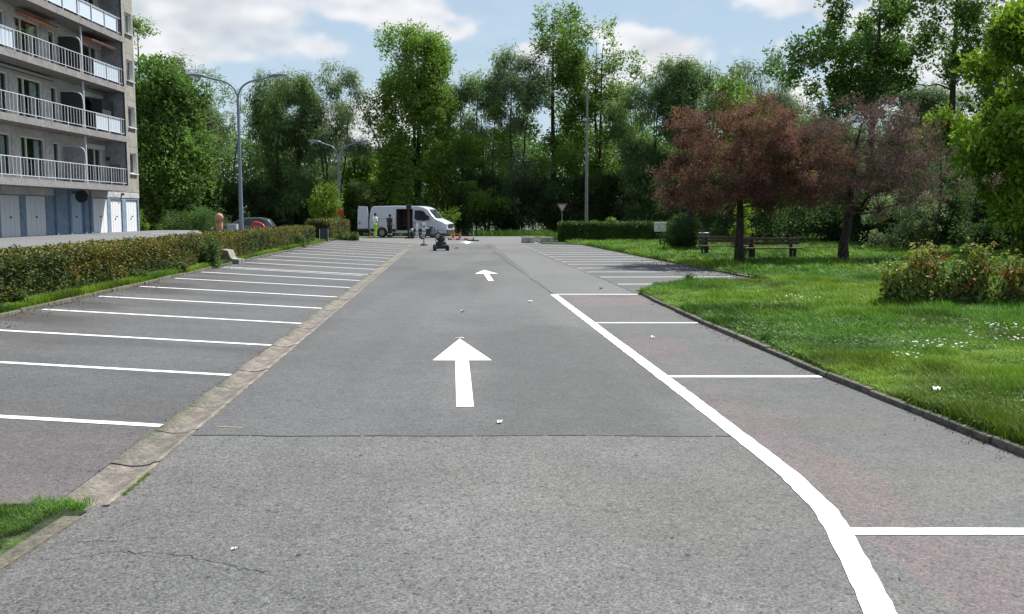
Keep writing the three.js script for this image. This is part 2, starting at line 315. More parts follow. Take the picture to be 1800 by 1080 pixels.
// kerbstones
const kerbMats = [[0.36, 0.34, 0.28], [0.30, 0.29, 0.24], [0.40, 0.38, 0.32]].map(([a, b, c]) => { const m = M.concrete.clone(); m.color = lin(a, b, c); return m; });
function kerb(name, path, w, top, foot, seed, colour) { // path of Vector3 at road level, stones about a metre
  const grp = new THREE.Group(); grp.name = numbered(name); grp.userData.kind = 'structure'; scene.add(grp);
  const r = rng(seed), curve = new THREE.CatmullRomCurve3(path, false, 'centripetal'), L = curve.getLength(), n = Math.max(1, Math.round(L / 0.99));
  const geos = [0, 1, 2].map((k) => { const g = boxUV(new RoundedBoxGeometry(w, top + foot, L / n - 0.012, 2, 0.016).translate(0, (top - foot) / 2, 0)); return paintVerts(g, (x, y, z) => { const q = 0.8 + 0.5 * (fbm(x * 8 + k * 9, z * 2.4 + y * 7, k * 3, 4) - 0.5), moss = smooth(0.52, 0.62, fbm(z * 3.3 + k * 5, y * 9 + x * 9, 6 + k, 3)) * 0.6; return [q * (1 - 0.45 * moss), q * (1 - 0.28 * moss), q * (1 - 0.6 * moss)]; }); });
  for (let i = 0; i < n; i++) {
    const a = curve.getPointAt(i / n), b = curve.getPointAt((i + 1) / n), m = part('kerbstone', geos[i % 3], kerbMats[Math.floor(r() * 3)], grp);
    m.position.copy(a).lerp(b, 0.5); m.position.y += (r() - 0.5) * 0.018; m.position.x += (r() - 0.5) * 0.016;
    m.rotation.y = Math.atan2(b.x - a.x, b.z - a.z) + (r() - 0.5) * 0.02; m.rotation.z = (r() - 0.5) * 0.06;
  }
  return grp;
}
{
  const path = []; for (let d = 2.2; d <= 20.4; d += 1.3) path.push(P(kerbT(d) + 0.055, d)); path.push(P(4.2, 20.75), P(4.45, 21.5));
  kerb('lawn_kerb', path, 0.09, 0.055, 0.15, 31);
  const q = []; for (let d = 9.5; d <= 53; d += 3) q.push(P(KERBL - 0.07, d, leftY(KERBL))); kerb('hedge_kerb', q, 0.09, 0.06, 0.2, 33);
  kerb('island_kerb', [P(-2.2, 5.28), P(-2.25, 4.8), P(-2.33, 4.2), P(-2.42, 3.4)], 0.12, 0.012, 0.12, 35);
  kerb('island_edge', [P(-2.5, 5.44), P(-3.3, 5.46, 0.04), P(-4.4, 5.46, 0.09), P(-5.6, 5.46, 0.14)], 0.10, 0.012, 0.15, 37);
  const e = []; for (let d = 22.9; d <= 33; d += 2) e.push(P(lawnEdge(d) + 0.1, d)); kerb('court_kerb', e, 0.10, 0.05, 0.15, 39);
}

// lawn, verge, island and the banks behind the hedge
const soilTex = tex(512, (u, v) => { const k = 0.55 + 0.5 * (tnoise(u, v, 24, 61) - 0.5) + 0.4 * (tnoise(u, v, 120, 62) - 0.5); return [k * 0.9, k, k * 0.6]; });
M.turf = std({ map: soilTex, bumpMap: soilTex, bumpScale: 0.03, roughness: 1, vertexColors: true });
const turfCol = (x, d) => { const k = 0.6 + 0.5 * (stain(x, d, 0.35, 7) - 0.5), y = smooth(0.5, 0.68, stain(x, d, 0.3, 19)); return [0.13 * k * (1 + 0.5 * y), 0.2 * k, 0.05 * k]; };
const lawnY = (x, d) => 0.045 + 0.05 * (stain(x, d, 0.4, 3) - 0.4) * smooth(0, 1.5, x - SLOPE * -d - 4.1);
setting('lawn', sheet(150, 110, (a, b) => { const t = 4.0 + 26 * a * a, f = lawnFront(t), d = mix(-3, f, b), tt = t + (kerbT(Math.min(d, 20.4)) + 0.10 - 4.0) * (1 - a); const p = P(tt, d); p.y = lawnY(p.x, d); return p; }, turfCol), M.turf);
setting('lawn', sheet(80, 90, (a, b) => { const d = mix(22.5, 72, b), t0 = d < 52 ? lawnEdge(d) + 0.14 : mix(lawnEdge(d), 5.2, smooth(52, 54, d)), t = t0 + (62 - t0) * a * a; const f = lawnFront(t), p = P(t, b === 0 ? Math.min(f, 22.95) : d); p.y = mix(0.02, lawnY(p.x, d), smooth(0, 0.5, t - t0)) + 0.012; return p; }, turfCol), M.turf);
setting('hedge_verge', sheet(16, 120, (a, b) => { const t = mix(KERBL - 0.11, -9.3, a), d = mix(9, 55, b); return P(t, d, leftY(KERBL) + 0.06 + 0.28 * smooth(0.4, 1, a)); }, turfCol), M.turf);
setting('grass_island', sheet(30, 30, (a, b) => { const d = mix(3.0, 5.40, b), t = mix(-6.5, -2.17 - 0.11 * (5.3 - d), a); return P(t, d, 0.004 + leftY(t) + 0.03 * noise(t * 3, d * 3) * smooth(-2.5, -2.8, t)); }, turfCol), M.turf);
const courtEdge = (d) => d < 42 ? SLOPE * d - 9.0 : mix(SLOPE * 42 - 9.0, -21.5, smooth(42, 61, d));
setting('forecourt', sheet(40, 80, (a, b) => { const d = mix(12, 64, b), e = courtEdge(d), x = a < 0.8 ? mix(-24.02, e, a / 0.8) : mix(e, e + 1.4, (a - 0.8) / 0.2); return V(x, a < 0.8 ? 0.6 : mix(0.6, -0.03, ease((a - 0.8) / 0.2)), -d); }, (x, d) => { const k = 0.36 + 0.12 * (stain(x, d, 0.3, 164) - 0.5); return [k, k, k * 1.0]; }), M.asphaltBay);
part('painted_bar', bx(0.16, 0.002, 2.6, -19.4, 0.605, -52.5, 0, 0.9), M.paint, scene.getObjectByName('forecourt'));

// ---------------------------------------------------------------- apartment building on the left
{
  const B = thing('apartment_building', 'grey apartment block with railed balconies over a row of blue and white garage doors', 'building', [-24, 0.6, -50]);
  const Z = (d) => 50 - d;                                  // local z of a distance ahead
  const plaster = tex(512, (u, v) => { const k = 0.72 + 0.08 * (tnoise(u, v, 6, 71) - 0.5) + 0.07 * (tnoise(u, v, 30, 72) - 0.5) + 0.08 * (tnoise(u, v, 160, 73) - 0.5) - 0.12 * smooth(0.55, 0.8, tnoise(u * 1, v, 16, 75)) * tnoise(u, v, 64, 76); return [k, k * 0.99, k * 0.97]; });
  const mk = (r, g, b, rough = 0.9) => std({ map: plaster, color: lin(r, g, b), roughness: rough, bumpMap: plaster, bumpScale: 0.004 });
  const wallM = mk(0.95, 0.95, 0.96), slabM = mk(0.40, 0.39, 0.40), stripM = mk(0.52, 0.50, 0.45), blueM = mk(0.30, 0.43, 0.60), paleM = mk(0.8, 0.82, 0.85, 0.6), endM = mk(0.55, 0.56, 0.6), soffitM = mk(0.6, 0.6, 0.6);
  const railM = flat(0.5, 0.51, 0.53, 0.45), darkM = flat(0.03, 0.028, 0.028, 0.6), frameM = flat(0.62, 0.62, 0.6, 0.5), roomM = flat(0.2, 0.19, 0.18, 0.9), curtainM = flat(0.62, 0.63, 0.62, 0.95), orangeM = flat(0.55, 0.17, 0.07, 0.9), redM = flat(0.48, 0.14, 0.09, 0.9), shutterM = flat(0.5, 0.5, 0.49, 0.6);
  const glassM = new THREE.MeshPhysicalMaterial({ color: lin(0.86, 0.9, 0.9), roughness: 0.03, transmission: 1, thickness: 0, ior: 1.6 });
  const frostM = new THREE.MeshPhysicalMaterial({ color: lin(0.72, 0.80, 0.86), roughness: 0.75, transmission: 0.55, thickness: 0 });
  const BASE = 2.435, SL = 0.33, PITCH = 2.88, D0 = 31, D1 = 60.7, DB = 56.1, OUT = 1.3, TOPY = BASE + PITCH * 5 + SL;
  const wins = [[36.4, 39.2, 0.15, 2.17], [41.2, 43.2, 0.15, 2.17], [43.9, 45.6, 0.15, 2.17], [46.4, 48.9, 0.15, 2.17], [49.7, 50.5, 0.1, 2.1], [53.4, 55.6, 0.1, 2.12], [59.55, 60.45, 0.86, 2.13]];
  // upper wall with its openings
  const sh = new THREE.Shape([[Z(D0), BASE + 0.01], [Z(D1), BASE + 0.01], [Z(D1), TOPY], [Z(D0), TOPY]].map(([a, b]) => new THREE.Vector2(a, b)));
  for (let k = 0; k < 5; k++) { const fl = BASE + SL + PITCH * k; for (const [a, b, y0, y1] of wins) { const h = new THREE.Path([[Z(a), fl + y0], [Z(b), fl + y0], [Z(b), fl + y1], [Z(a), fl + y1]].map(([p, q]) => new THREE.Vector2(p, q))); sh.holes.push(h); } }
  const wg = new THREE.ExtrudeGeometry(sh, { depth: 0.26, bevelEnabled: false }).rotateY(-Math.PI / 2);
  part('wall', boxUV(wg, 0.35), wallM, B);
  // closed body behind the facade
  part('rear_wall', boxUV(merge([bx(0.25, TOPY, D1 - D0, -12.4, TOPY / 2, Z((D0 + D1) / 2)), bx(12.01, TOPY, 0.25, -6.27, TOPY / 2, Z(D1 - 0.126)), bx(12.01, TOPY, 0.25, -6.27, TOPY / 2, Z(D0 + 0.126))]), 0.35), wallM, B);
  part('roof', boxUV(bx(12.9, 0.35, D1 - D0 + 0.4, -6.1, TOPY + 0.176, Z((D0 + D1) / 2)), 0.35), slabM, B);
  part('room_partition', merge([bx(0.12, TOPY - BASE - 0.4, D1 - D0 - 0.6, -3.2, (TOPY + BASE) / 2, Z((D0 + D1) / 2)), ...[39.9, 43.55, 46.0, 49.3, 52.3, 57.5].map((d) => bx(2.86, TOPY - BASE - 0.4, 0.1, -1.72, (TOPY + BASE) / 2, Z(d)))]), roomM, B);
  // weathered end wall cladding, proud of the render
  for (let k = 0; k < 5; k++) {
    const y0 = BASE + PITCH * k + (k ? 0.006 : 0.02), y1 = BASE + PITCH * (k + 1) - 0.006, fl = BASE + PITCH * k + SL;
    for (const [a, b, lo, hi] of [[57.2, 59.5, y0, y1], [59.51, 60.5, y0, fl + 0.80], [59.51, 60.5, fl + 2.15, y1], [60.51, 60.74, y0, y1]]) part('cladding_panel', boxUV(bx(0.03, hi - lo, b - a, 0.017, (lo + hi) / 2, Z((a + b) / 2)), 0.5), stripM, B);
  }
  for (let k = 0; k < 6; k++) {
    const y = BASE + PITCH * k;
    part('balcony_slab', boxUV(merge([bx(OUT + 0.0, SL, DB - D0, OUT / 2 + 0.002, y + SL / 2, Z((D0 + DB) / 2)), bx(12, 0.2, D1 - D0 - 0.5, -6.27, y + 0.12, Z((D0 + D1) / 2))]), 0.4), slabM, B);
    if (k === 5) break;
    const fl = y + SL, H = PITCH - SL;
    part('balcony_end_wall', boxUV(bx(OUT - 0.02, H - 0.004, 0.12, OUT / 2 - 0.006, fl + H / 2, Z(DB - 0.07)), 0.4), endM, B);
    part('corner_trim', bx(0.07, H - 0.006, 0.07, OUT - 0.04, fl + H / 2, Z(DB - 0.17)), darkM, B);
    // windows
    for (const [i, [a, b, y0, y1]] of wins.entries()) {
      const w = b - a, h = y1 - y0, zc = Z((a + b) / 2), yc = fl + (y0 + y1) / 2, f = 0.07;
      const win = part('window', merge([bx(0.08, f, w, -0.12, fl + y0 + f / 2, zc), bx(0.08, f, w, -0.12, fl + y1 - f / 2, zc), bx(0.08, h - 2 * f, f, -0.12, yc, Z(a + f / 2)), bx(0.08, h - 2 * f, f, -0.12, yc, Z(b - f / 2)), ...(w > 1.2 ? [bx(0.075, h - 2 * f, f, -0.12, yc, Z(a + w * (i === 5 ? 0.62 : 0.28)))] : [])]), frameM, B);
      part('pane', bx(0.012, h - 2 * f, w - 2 * f, -0.135, yc, zc), glassM, win);
      if (i === 6) part('sill', rb(0.16, 0.06, w + 0.2, 0.075, fl + y0 - 0.03, zc, 0.01), railM, win);
      const r = rng(k * 31 + i * 7 + 3);
      if (i < 5) { // gathered curtains behind the glass
        for (const side of r() < 0.5 ? [0, 1] : [1]) { const c = []; const n = 5 + Math.floor(r() * 5), z0 = side ? b - 0.12 : a + 0.12; for (let q = 0; q < n; q++) c.push(cyl(0.045, 0.045, h - 0.2, -0.36 - 0.03 * (q % 2), fl + y0 + 0.1, Z(z0 + (side ? -1 : 1) * q * 0.07), 7)); part('curtain', c, curtainM, win); }
      }
      if (i === 5) part('shutter_box', rb(0.16, 0.26, w + 0.1, 0.085, fl + y1 + 0.06, zc, 0.02), shutterM, win);
    }
    // railing
    const x = OUT - 0.05, yt = fl + 0.96, yb = fl + 0.13, L = DB - 0.25 - D0;
    const rail = part('railing', merge([rb(0.045, 0.04, L, x, yt, Z(D0 + L / 2), 0.02), rb(0.035, 0.032, L, x, yb, Z(D0 + L / 2), 0.015)]), railM, B);
    const glazed = (d) => k === 3 || (k === 2 && (d < 44.4 || d > 51.7)) || (k === 1 && d > 51.5);
    const pg = bx(0.018, yt - yb - 0.05, 0.022), po = bx(0.03, 1.02, 0.04);
    for (let d = 38.9, q = 0; d < DB - 0.3; d += 0.33, q++) {
      if (q % 5 === 0) { const m = part('post', po, railM, rail); m.position.set(x, fl + 0.46, Z(d)); }
      else if (k !== 3) { const m = part('picket', pg, railM, rail); m.position.set(x, (yt + yb) / 2, Z(d)); }
      if (q % 5 === 0 && glazed(d + 0.8) && d + 1.6 < DB - 0.1) part('glass_panel', bx(0.012, yt - yb - 0.03, 1.58, x - 0.045, (yt + yb) / 2 + 0.01, Z(d + 0.825)), frostM, rail);
    }
    // screen between two flats, with a rounded top and a white tube round it
    const s = new THREE.Shape(); s.moveTo(0.02, 0); s.lineTo(OUT - 0.15, 0); s.lineTo(OUT - 0.15, 1.45); s.quadraticCurveTo(OUT - 0.16, 1.9, OUT - 0.6, 1.9); s.lineTo(0.02, 1.9);
    const scr = part('balcony_screen', new THREE.ExtrudeGeometry(s, { depth: 0.04, bevelEnabled: false }).translate(0, fl + 0.02, Z(50.75)), k === 0 ? endM : darkM, B);
    part('screen_tube', tube([V(OUT - 0.11, fl, Z(50.73)), V(OUT - 0.11, fl + 1.4, Z(50.73)), V(OUT - 0.2, fl + 1.78, Z(50.73)), V(OUT - 0.55, fl + 1.93, Z(50.73)), V(0.05, fl + 1.94, Z(50.73))], 0.035, 7, 30), railM, scr);
    part('downpipe', cyl(0.06, 0.06, H - 0.01, 1.0, fl, Z(51.2), 10), railM, B);
    if (k === 2) {
      const a1 = part('awning', merge([bx(0.05, 0.12, 3.0, 0.12, fl + 2.34, Z(48.0)), extrude([[0.12, 2.34], [0.62, 2.16], [0.62, 2.0], [0.60, 2.0], [0.60, 2.12], [0.12, 2.30]], 3.0).translate(0, fl, Z(49.5))]), orangeM, B);
      part('front_bar', rb(0.06, 0.06, 3.0, 0.63, fl + 2.14, Z(48.0), 0.02), flat(0.08, 0.06, 0.05), a1);
      const a2 = part('awning', merge([extrude([[0.15, 2.36], [0.98, 2.16], [0.98, 2.02], [0.96, 2.02], [0.96, 2.13], [0.15, 2.33]], 3.0).translate(0, fl, Z(55.6))]), redM, B);
      part('front_bar', rb(0.05, 0.05, 3.0, 1.0, fl + 2.12, Z(54.1), 0.02), railM, a2);
    }
    if (k === 1) { const a3 = part('awning', rb(0.2, 0.2, 6.2, 0.14, fl + 2.38, Z(46.3), 0.06), shutterM, B); part('front_bar', rb(0.05, 0.05, 6.2, 0.27, fl + 2.28, Z(46.3), 0.02), darkM, a3); part('storage_cupboard', merge([bx(0.6, 1.95, 1.5, 0.42, fl + 0.99, Z(54.9))]), darkM, B); }
    if (k === 0) { part('wall_lamp', merge([extrude([[0, 0], [0.14, 0], [0.2, 0.2], [0, 0.2]], 0.2).translate(0.2, fl + 1.45, Z(DB - 0.35))]), darkM, B); part('folded_table', merge([bx(0.55, 0.04, 0.05, 0.55, fl + 1.2, Z(DB - 0.2)), bx(0.04, 1.1, 0.05, 0.29, fl + 0.6, Z(DB - 0.2)), bx(0.04, 1.1, 0.05, 0.81, fl + 0.6, Z(DB - 0.2)), bx(0.5, 0.04, 0.05, 0.55, fl + 0.9, Z(DB - 0.2))]), darkM, B); }
  }
  // ground floor: blue piers, pale garage doors set back in their openings
  const doors = [[37.4, 39.4], [39.9, 41.7], [42.1, 43.8], [44.25, 46.05], [46.6, 48.6], [51.25, 52.7], [54.05, 56.0], [56.45, 58.1], [58.7, 60.5]];
  const gs = new THREE.Shape([[Z(D0), 0], [Z(D1), 0], [Z(D1), BASE], [Z(D0), BASE]].map(([a, b]) => new THREE.Vector2(a, b)));
  const top = (i) => i === 5 ? 2.2 : i > 6 ? 1.98 : 2.02;
  doors.forEach(([a, b], i) => gs.holes.push(new THREE.Path([[Z(a), 0.012], [Z(b), 0.012], [Z(b), top(i)], [Z(a), top(i)]].map(([p, q]) => new THREE.Vector2(p, q)))));
  part('garage_wall', boxUV(new THREE.ExtrudeGeometry(gs, { depth: 0.24, bevelEnabled: false }).rotateY(-Math.PI / 2), 0.4), blueM, B);
  for (const [a, b] of [[31, 49.5], [53.1, 56.2], [56.22, 60.72]]) part('lintel_band', boxUV(bx(0.03, a > 56 ? 0.33 : 0.36, b - a, 0.016, a > 56 ? 2.265 : 2.25, Z((a + b) / 2)), 0.4), paleM, B);
  const dsh = tex(256, (u, v) => { const k = 0.9 - 0.05 * (Math.abs(((v * 16) % 1) - 0.5) > 0.45 ? 1 : 0) + 0.05 * (tnoise(u, v, 40, 77) - 0.5); return [k, k, k]; });
  const doorM = [std({ color: lin(0.62, 0.64, 0.67), map: dsh, roughness: 0.5 }), std({ color: lin(0.36, 0.47, 0.60), map: dsh, roughness: 0.5 }), std({ color: lin(0.80, 0.81, 0.82), map: dsh, roughness: 0.45 })];
  doors.forEach(([a, b], i) => {
    const dz = Z((a + b) / 2), w = b - a - 0.02, h = top(i) - 0.03, dr = part('garage_door', bx(0.05, h, w, i > 6 ? -0.10 : -0.06, 0.012 + h / 2, dz), i === 5 ? doorM[1] : i > 5 ? doorM[2] : doorM[0], B);
    for (let q = 0; q < 5; q++) part('rib', bx(0.012, h - 0.1, 0.05, (i > 6 ? -0.10 : -0.06) + 0.03, 0.012 + h / 2, dz + (q / 4 - 0.5) * (w - 0.12)), i === 5 ? doorM[1] : i > 5 ? doorM[2] : doorM[0], dr);
    part('handle', merge([bx(0.05, 0.03, 0.16, 0.005, 0.95, dz), bx(0.05, 0.08, 0.05, 0.0, 0.95, dz)]), darkM, dr);
  });
  for (const d of [49.55, 51.1, 52.85, 53.6]) part('pier', boxUV(bx(0.12, BASE - 0.02, 0.16, 0.062, BASE / 2, Z(d)), 0.4), blueM, B);
  part('round_lamp', new THREE.CylinderGeometry(0.34, 0.34, 0.1, 24).rotateX(Math.PI / 2).rotateY(0).translate(0.5, 2.06, Z(51.6)), darkM, B);
  part('lamp_bracket', merge([bx(0.06, 0.36, 0.06, 0.5, 2.26, Z(51.6)), bx(0.5, 0.05, 0.05, 0.25, 2.3, Z(51.6))]), darkM, B);
  part('spotlight', merge([bx(0.16, 0.14, 0.14, 0.1, 2.30, Z(58.0))]), darkM, B);
}

// ---------------------------------------------------------------- foliage
function leafClump(n, len, wid, seed, droop = 0, flatten = 1, round = 0) { // a sprig: small folded leaves spread through a unit ball
  const r = rng(seed), pos = [], nor = [];
  for (let i = 0; i < n; i++) {
    const c = V(r() * 2 - 1, r() * 2 - 1, r() * 2 - 1); while (c.lengthSq() > 1) c.set(r() * 2 - 1, r() * 2 - 1, r() * 2 - 1); c.y *= flatten;
    const dir = c.clone().normalize().multiplyScalar(0.7).add(V(r() - 0.5, r() - 0.5 - droop, r() - 0.5)).normalize();
    const nrm = V(r() - 0.5, 0.75 * r() + 0.2, r() - 0.5).normalize(); const side = dir.clone().cross(nrm).normalize(), up = side.clone().cross(dir).normalize();
    const L = len * (0.65 + 0.6 * r()), W = wid * (0.65 + 0.6 * r()), f = 0.25 * W;
    const a = c.clone(), b = c.clone().addScaledVector(dir, L), m = 0.42;
    const l = c.clone().addScaledVector(dir, L * m).addScaledVector(side, W / 2).addScaledVector(up, f), q = c.clone().addScaledVector(dir, L * m).addScaledVector(side, -W / 2).addScaledVector(up, f);
    for (const t of [[a, l, b], [a, b, q]]) { const nn = t[1].clone().sub(t[0]).cross(t[2].clone().sub(t[0])).normalize(); for (const v of t) { pos.push(v.x, v.y, v.z); nor.push(nn.x, nn.y, nn.z); } }
  }
  const g = new THREE.BufferGeometry(); g.setAttribute('position', new THREE.Float32BufferAttribute(pos, 3)); g.setAttribute('normal', new THREE.Float32BufferAttribute(nor, 3)); g.setAttribute('uv', new THREE.Float32BufferAttribute(new Float32Array(pos.length / 3 * 2), 2)); return g;
}
const CLUMP = { broad: leafClump(16, 0.62, 0.46, 1), poplar: leafClump(15, 0.5, 0.44, 2, 0.2), willow: leafClump(20, 0.85, 0.17, 3, 0.6), fine: leafClump(22, 0.42, 0.26, 4), hedge: leafClump(18, 0.62, 0.34, 5), rose: leafClump(9, 0.8, 0.55, 6, 0.1, 0.7), plum: leafClump(20, 0.5, 0.26, 7, 0.15) };
const LEAF = { gloss: leafMat(0.75, 0.5, 0.35), matte: leafMat(0.9, 0.5, 0.3), thick: leafMat(0.6, 0.3, 0.4) };
function instanced(name, geo, mat, spots, parent, kind = 'stuff') { // spots: [x, y, z, scale, r, g, b]
  const m = ready(new THREE.InstancedMesh(geo, mat, spots.length)); m.name = parent === scene ? numbered(name) : name; if (kind) m.userData.kind = kind;
  const M4 = new THREE.Matrix4(), q = new THREE.Quaternion(), e = new THREE.Euler(), c = new THREE.Color(), r = rng(spots.length + 77), p = V(0, 0, 0), s = V(1, 1, 1);
  spots.forEach((k, i) => { e.set((r() - 0.5) * (k[7] ?? 1.2), r() * 6.283, (r() - 0.5) * (k[7] ?? 1.2)); q.setFromEuler(e); p.set(k[0], k[1], k[2]); s.set(k[3], k[3] * (k[8] ?? 1), k[3]); M4.compose(p, q, s); m.setMatrixAt(i, M4); c.setRGB(k[4], k[5], k[6]); m.setColorAt(i, c); });
  parent.add(m); return m;
}
const barkTex = tex(256, (u, v) => { const k = 0.5 + 0.5 * (tnoise(u, v * 0.25, 32, 81) - 0.5) + 0.3 * (tnoise(u, v, 64, 82) - 0.5); return [k, k * 0.96, k * 0.88]; });
const BARK = { dark: std({ map: barkTex, bumpMap: barkTex, bumpScale: 0.02, color: lin(0.16, 0.14, 0.11), roughness: 0.95 }), grey: std({ map: barkTex, bumpMap: barkTex, bumpScale: 0.015, color: lin(0.36, 0.33, 0.28), roughness: 0.95 }), plum: std({ map: barkTex, bumpMap: barkTex, bumpScale: 0.02, color: lin(0.14, 0.11, 0.10), roughness: 0.95 }) };

/* A tree: o.h height, o.r trunk radius, o.lobes crown volumes [x, y, z, rx, ry, rz, clusters], o.leaf sprig kind, o.scale sprig size,
   o.per sprigs in a cluster, o.cr cluster radius, o.tint(rand, y01) colour, o.fork height where the stem splits, o.stems */
function makeTree(name, label, category, x, d, y, o, group) {
  const T = thing(name, label, category, [x, y, -d], 0, group), r = rng(o.seed), limbs = [], spots = [];
  const lean = o.lean ?? [0, 0], wob = o.wob ?? 0.25;
  const stems = []; const ns = o.stems ?? 1;
  for (let s = 0; s < ns; s++) {
    const a = s / ns * 6.283 + r() * 2, spread = ns > 1 ? (o.spread ?? 0.12) * o.h : 0, hs = o.h * (ns > 1 ? 0.72 + 0.25 * r() : 0.92), pts = [], rad = [], n = 9;
    const ox = (r() - 0.5) * wob, oz = (r() - 0.5) * wob;
    for (let i = 0; i < n; i++) {
      const t = i / (n - 1);
      pts.push(V(lean[0] * t * t + Math.cos(a) * spread * Math.pow(t, 0.8) + (ns > 1 ? Math.cos(a) * 0.15 : 0) + ox * Math.sin(t * 5 + s) + (r() - 0.5) * wob * 0.5 * (i ? 1 : 0), t * hs - (i ? 0 : 0.15), lean[1] * t * t + Math.sin(a) * spread * Math.pow(t, 0.8) + oz * Math.sin(t * 4 + 2 * s) + (r() - 0.5) * wob * 0.5 * (i ? 1 : 0)));
      rad.push((o.r / Math.sqrt(ns)) * (i === 0 ? 1.35 : 1) * Math.pow(1 - t, 0.8) + 0.012);
    }
    stems.push({ pts, rad, hs }); limbs.push(taper(pts, rad, 8));
  }
  // limbs grow outwards: every leafy cluster joins the nearest wood that is already there
  const nodes = []; for (const s of stems) s.pts.forEach((p, i) => { for (let f = 0; f < 1; f += 0.25) { const j = Math.min(i + 1, s.pts.length - 1), q = p.clone().lerp(s.pts[j], f); if (q.y > (o.clear ?? 0.5)) nodes.push([q, mix(s.rad[i], s.rad[j], f), 0]); } });
  const ends = [], axis = (y) => { let best = stems[0].pts[0], bd = 1e9; for (const s of stems) for (const p of s.pts) { const dd = Math.abs(p.y - y); if (dd < bd) { bd = dd; best = p; } } return best; };
  for (const [lx, ly, lz, rx, ry, rz, count] of o.lobes) for (let i = 0; i < count; i++) {
    const u = V(r() * 2 - 1, r() * 2 - 1, r() * 2 - 1); while (u.lengthSq() > 1) u.set(r() * 2 - 1, r() * 2 - 1, r() * 2 - 1);
    const shell = o.shell ?? 0.55; u.multiplyScalar(Math.pow(u.length(), -shell) || 1); if (u.length() > 1) u.normalize();
    u.multiplyScalar(1.03 + (o.rough ?? 0.62) * (noise(u.x * 2.2 + o.seed * 1.7, u.y * 2.2 + 5, u.z * 2.2 + 9) - 0.5)); // uneven outline
    if (noise((lx + u.x * rx) * (o.gf ?? 0.55) + o.seed * 3.1, (ly + u.y * ry) * (o.gf ?? 0.55), (lz + u.z * rz) * (o.gf ?? 0.55)) < (o.gap ?? 0.45)) continue; // openings in the crown
    const c = V(lx + u.x * rx, Math.max(0.3, ly + u.y * ry), lz + u.z * rz), ax = axis(c.y); ends.push([c, Math.hypot(c.x - ax.x, c.z - ax.z)]);
  }
  ends.sort((p, q) => p[1] - q[1]);
  for (const [c] of ends) {
    let b = nodes[0], bd = 1e9; for (const n of nodes) { const dy = c.y - n[0].y, dd = n[0].distanceTo(c) + (dy < 0 ? -dy * 1.6 : 0) - 0.25 * Math.min(dy, 1) + 0.12 * n[2]; if (dd < bd) { bd = dd; b = n; } }
    const L = b[0].distanceTo(c), jit = (o.crook ?? 0.3) * L, rise = (o.arch ?? 0.12) * L;
    const m1 = b[0].clone().lerp(c, 0.35).add(V((r() - 0.5) * jit, rise * 0.4 + (r() - 0.5) * jit * 0.7, (r() - 0.5) * jit)), m2 = b[0].clone().lerp(c, 0.7).add(V((r() - 0.5) * jit, rise * 0.6 + (r() - 0.5) * jit * 0.7, (r() - 0.5) * jit));
    const w = Math.max(0.006, Math.min(b[1] * 0.72, 0.02 * L + 0.012) * (o.twig ?? 1));
    limbs.push(taper([b[0], m1, m2, c], [w, w * 0.8, w * 0.6, w * 0.35], 4));
    nodes.push([m1, w * 0.8, b[2] + 0.5], [m2, w * 0.6, b[2] + 0.8], [c, w * 0.45, b[2] + 1]);
    const cr = o.cr * (0.6 + 0.8 * r()), per = Math.round(o.per * (0.6 + 0.8 * r())), tone = 0.7 + 0.6 * r();
    for (let k = 0; k < per; k++) {
      const v = V(r() + r() + r() - 1.5, (r() + r() + r() - 1.5) * (o.squash ?? 0.8), r() + r() + r() - 1.5).multiplyScalar(cr * 1.15);
      if (o.hang) v.y -= o.hang * cr * r() * 1.5;
      const p = c.clone().add(v); if (p.y < 0.15) p.y = 0.15 + r() * 0.3;
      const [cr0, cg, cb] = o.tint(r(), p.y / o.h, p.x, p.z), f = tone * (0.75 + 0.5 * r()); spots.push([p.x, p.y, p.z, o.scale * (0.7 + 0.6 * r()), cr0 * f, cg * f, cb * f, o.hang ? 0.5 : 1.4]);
    }
    for (let k = 0; k < (o.bare ?? 1); k++) { const e = c.clone().add(V(r() - 0.5, r() * 0.9 - 0.25, r() - 0.5).multiplyScalar(1.9 * o.cr + 0.3)), st = r() < 0.5 ? c : m2; limbs.push(taper([st, st.clone().lerp(e, 0.5).add(V((r() - 0.5) * 0.2 * o.cr, 0.1 * o.cr, (r() - 0.5) * 0.2 * o.cr)), e], [w * 0.4, w * 0.28, 0.004], 3)); }
  }
  part('trunk', limbs, o.bark ?? BARK.dark, T);
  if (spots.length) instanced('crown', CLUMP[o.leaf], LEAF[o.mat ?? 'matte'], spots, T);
  return T;
}
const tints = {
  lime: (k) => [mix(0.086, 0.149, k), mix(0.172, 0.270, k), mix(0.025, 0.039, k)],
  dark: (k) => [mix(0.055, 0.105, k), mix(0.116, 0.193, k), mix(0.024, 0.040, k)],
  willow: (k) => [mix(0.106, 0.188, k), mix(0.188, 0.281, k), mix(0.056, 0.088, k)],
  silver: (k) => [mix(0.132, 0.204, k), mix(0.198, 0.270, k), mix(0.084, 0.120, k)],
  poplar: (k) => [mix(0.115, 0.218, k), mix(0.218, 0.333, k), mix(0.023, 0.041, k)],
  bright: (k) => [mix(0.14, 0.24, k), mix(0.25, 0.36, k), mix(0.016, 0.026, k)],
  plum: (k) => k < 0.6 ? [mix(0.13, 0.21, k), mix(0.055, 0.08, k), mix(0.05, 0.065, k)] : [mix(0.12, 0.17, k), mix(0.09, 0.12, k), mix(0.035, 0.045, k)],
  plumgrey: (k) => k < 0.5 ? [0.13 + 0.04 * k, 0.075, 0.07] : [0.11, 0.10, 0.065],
  deep: (k) => [mix(0.035, 0.07, k), mix(0.07, 0.125, k), mix(0.017, 0.03, k)],
};

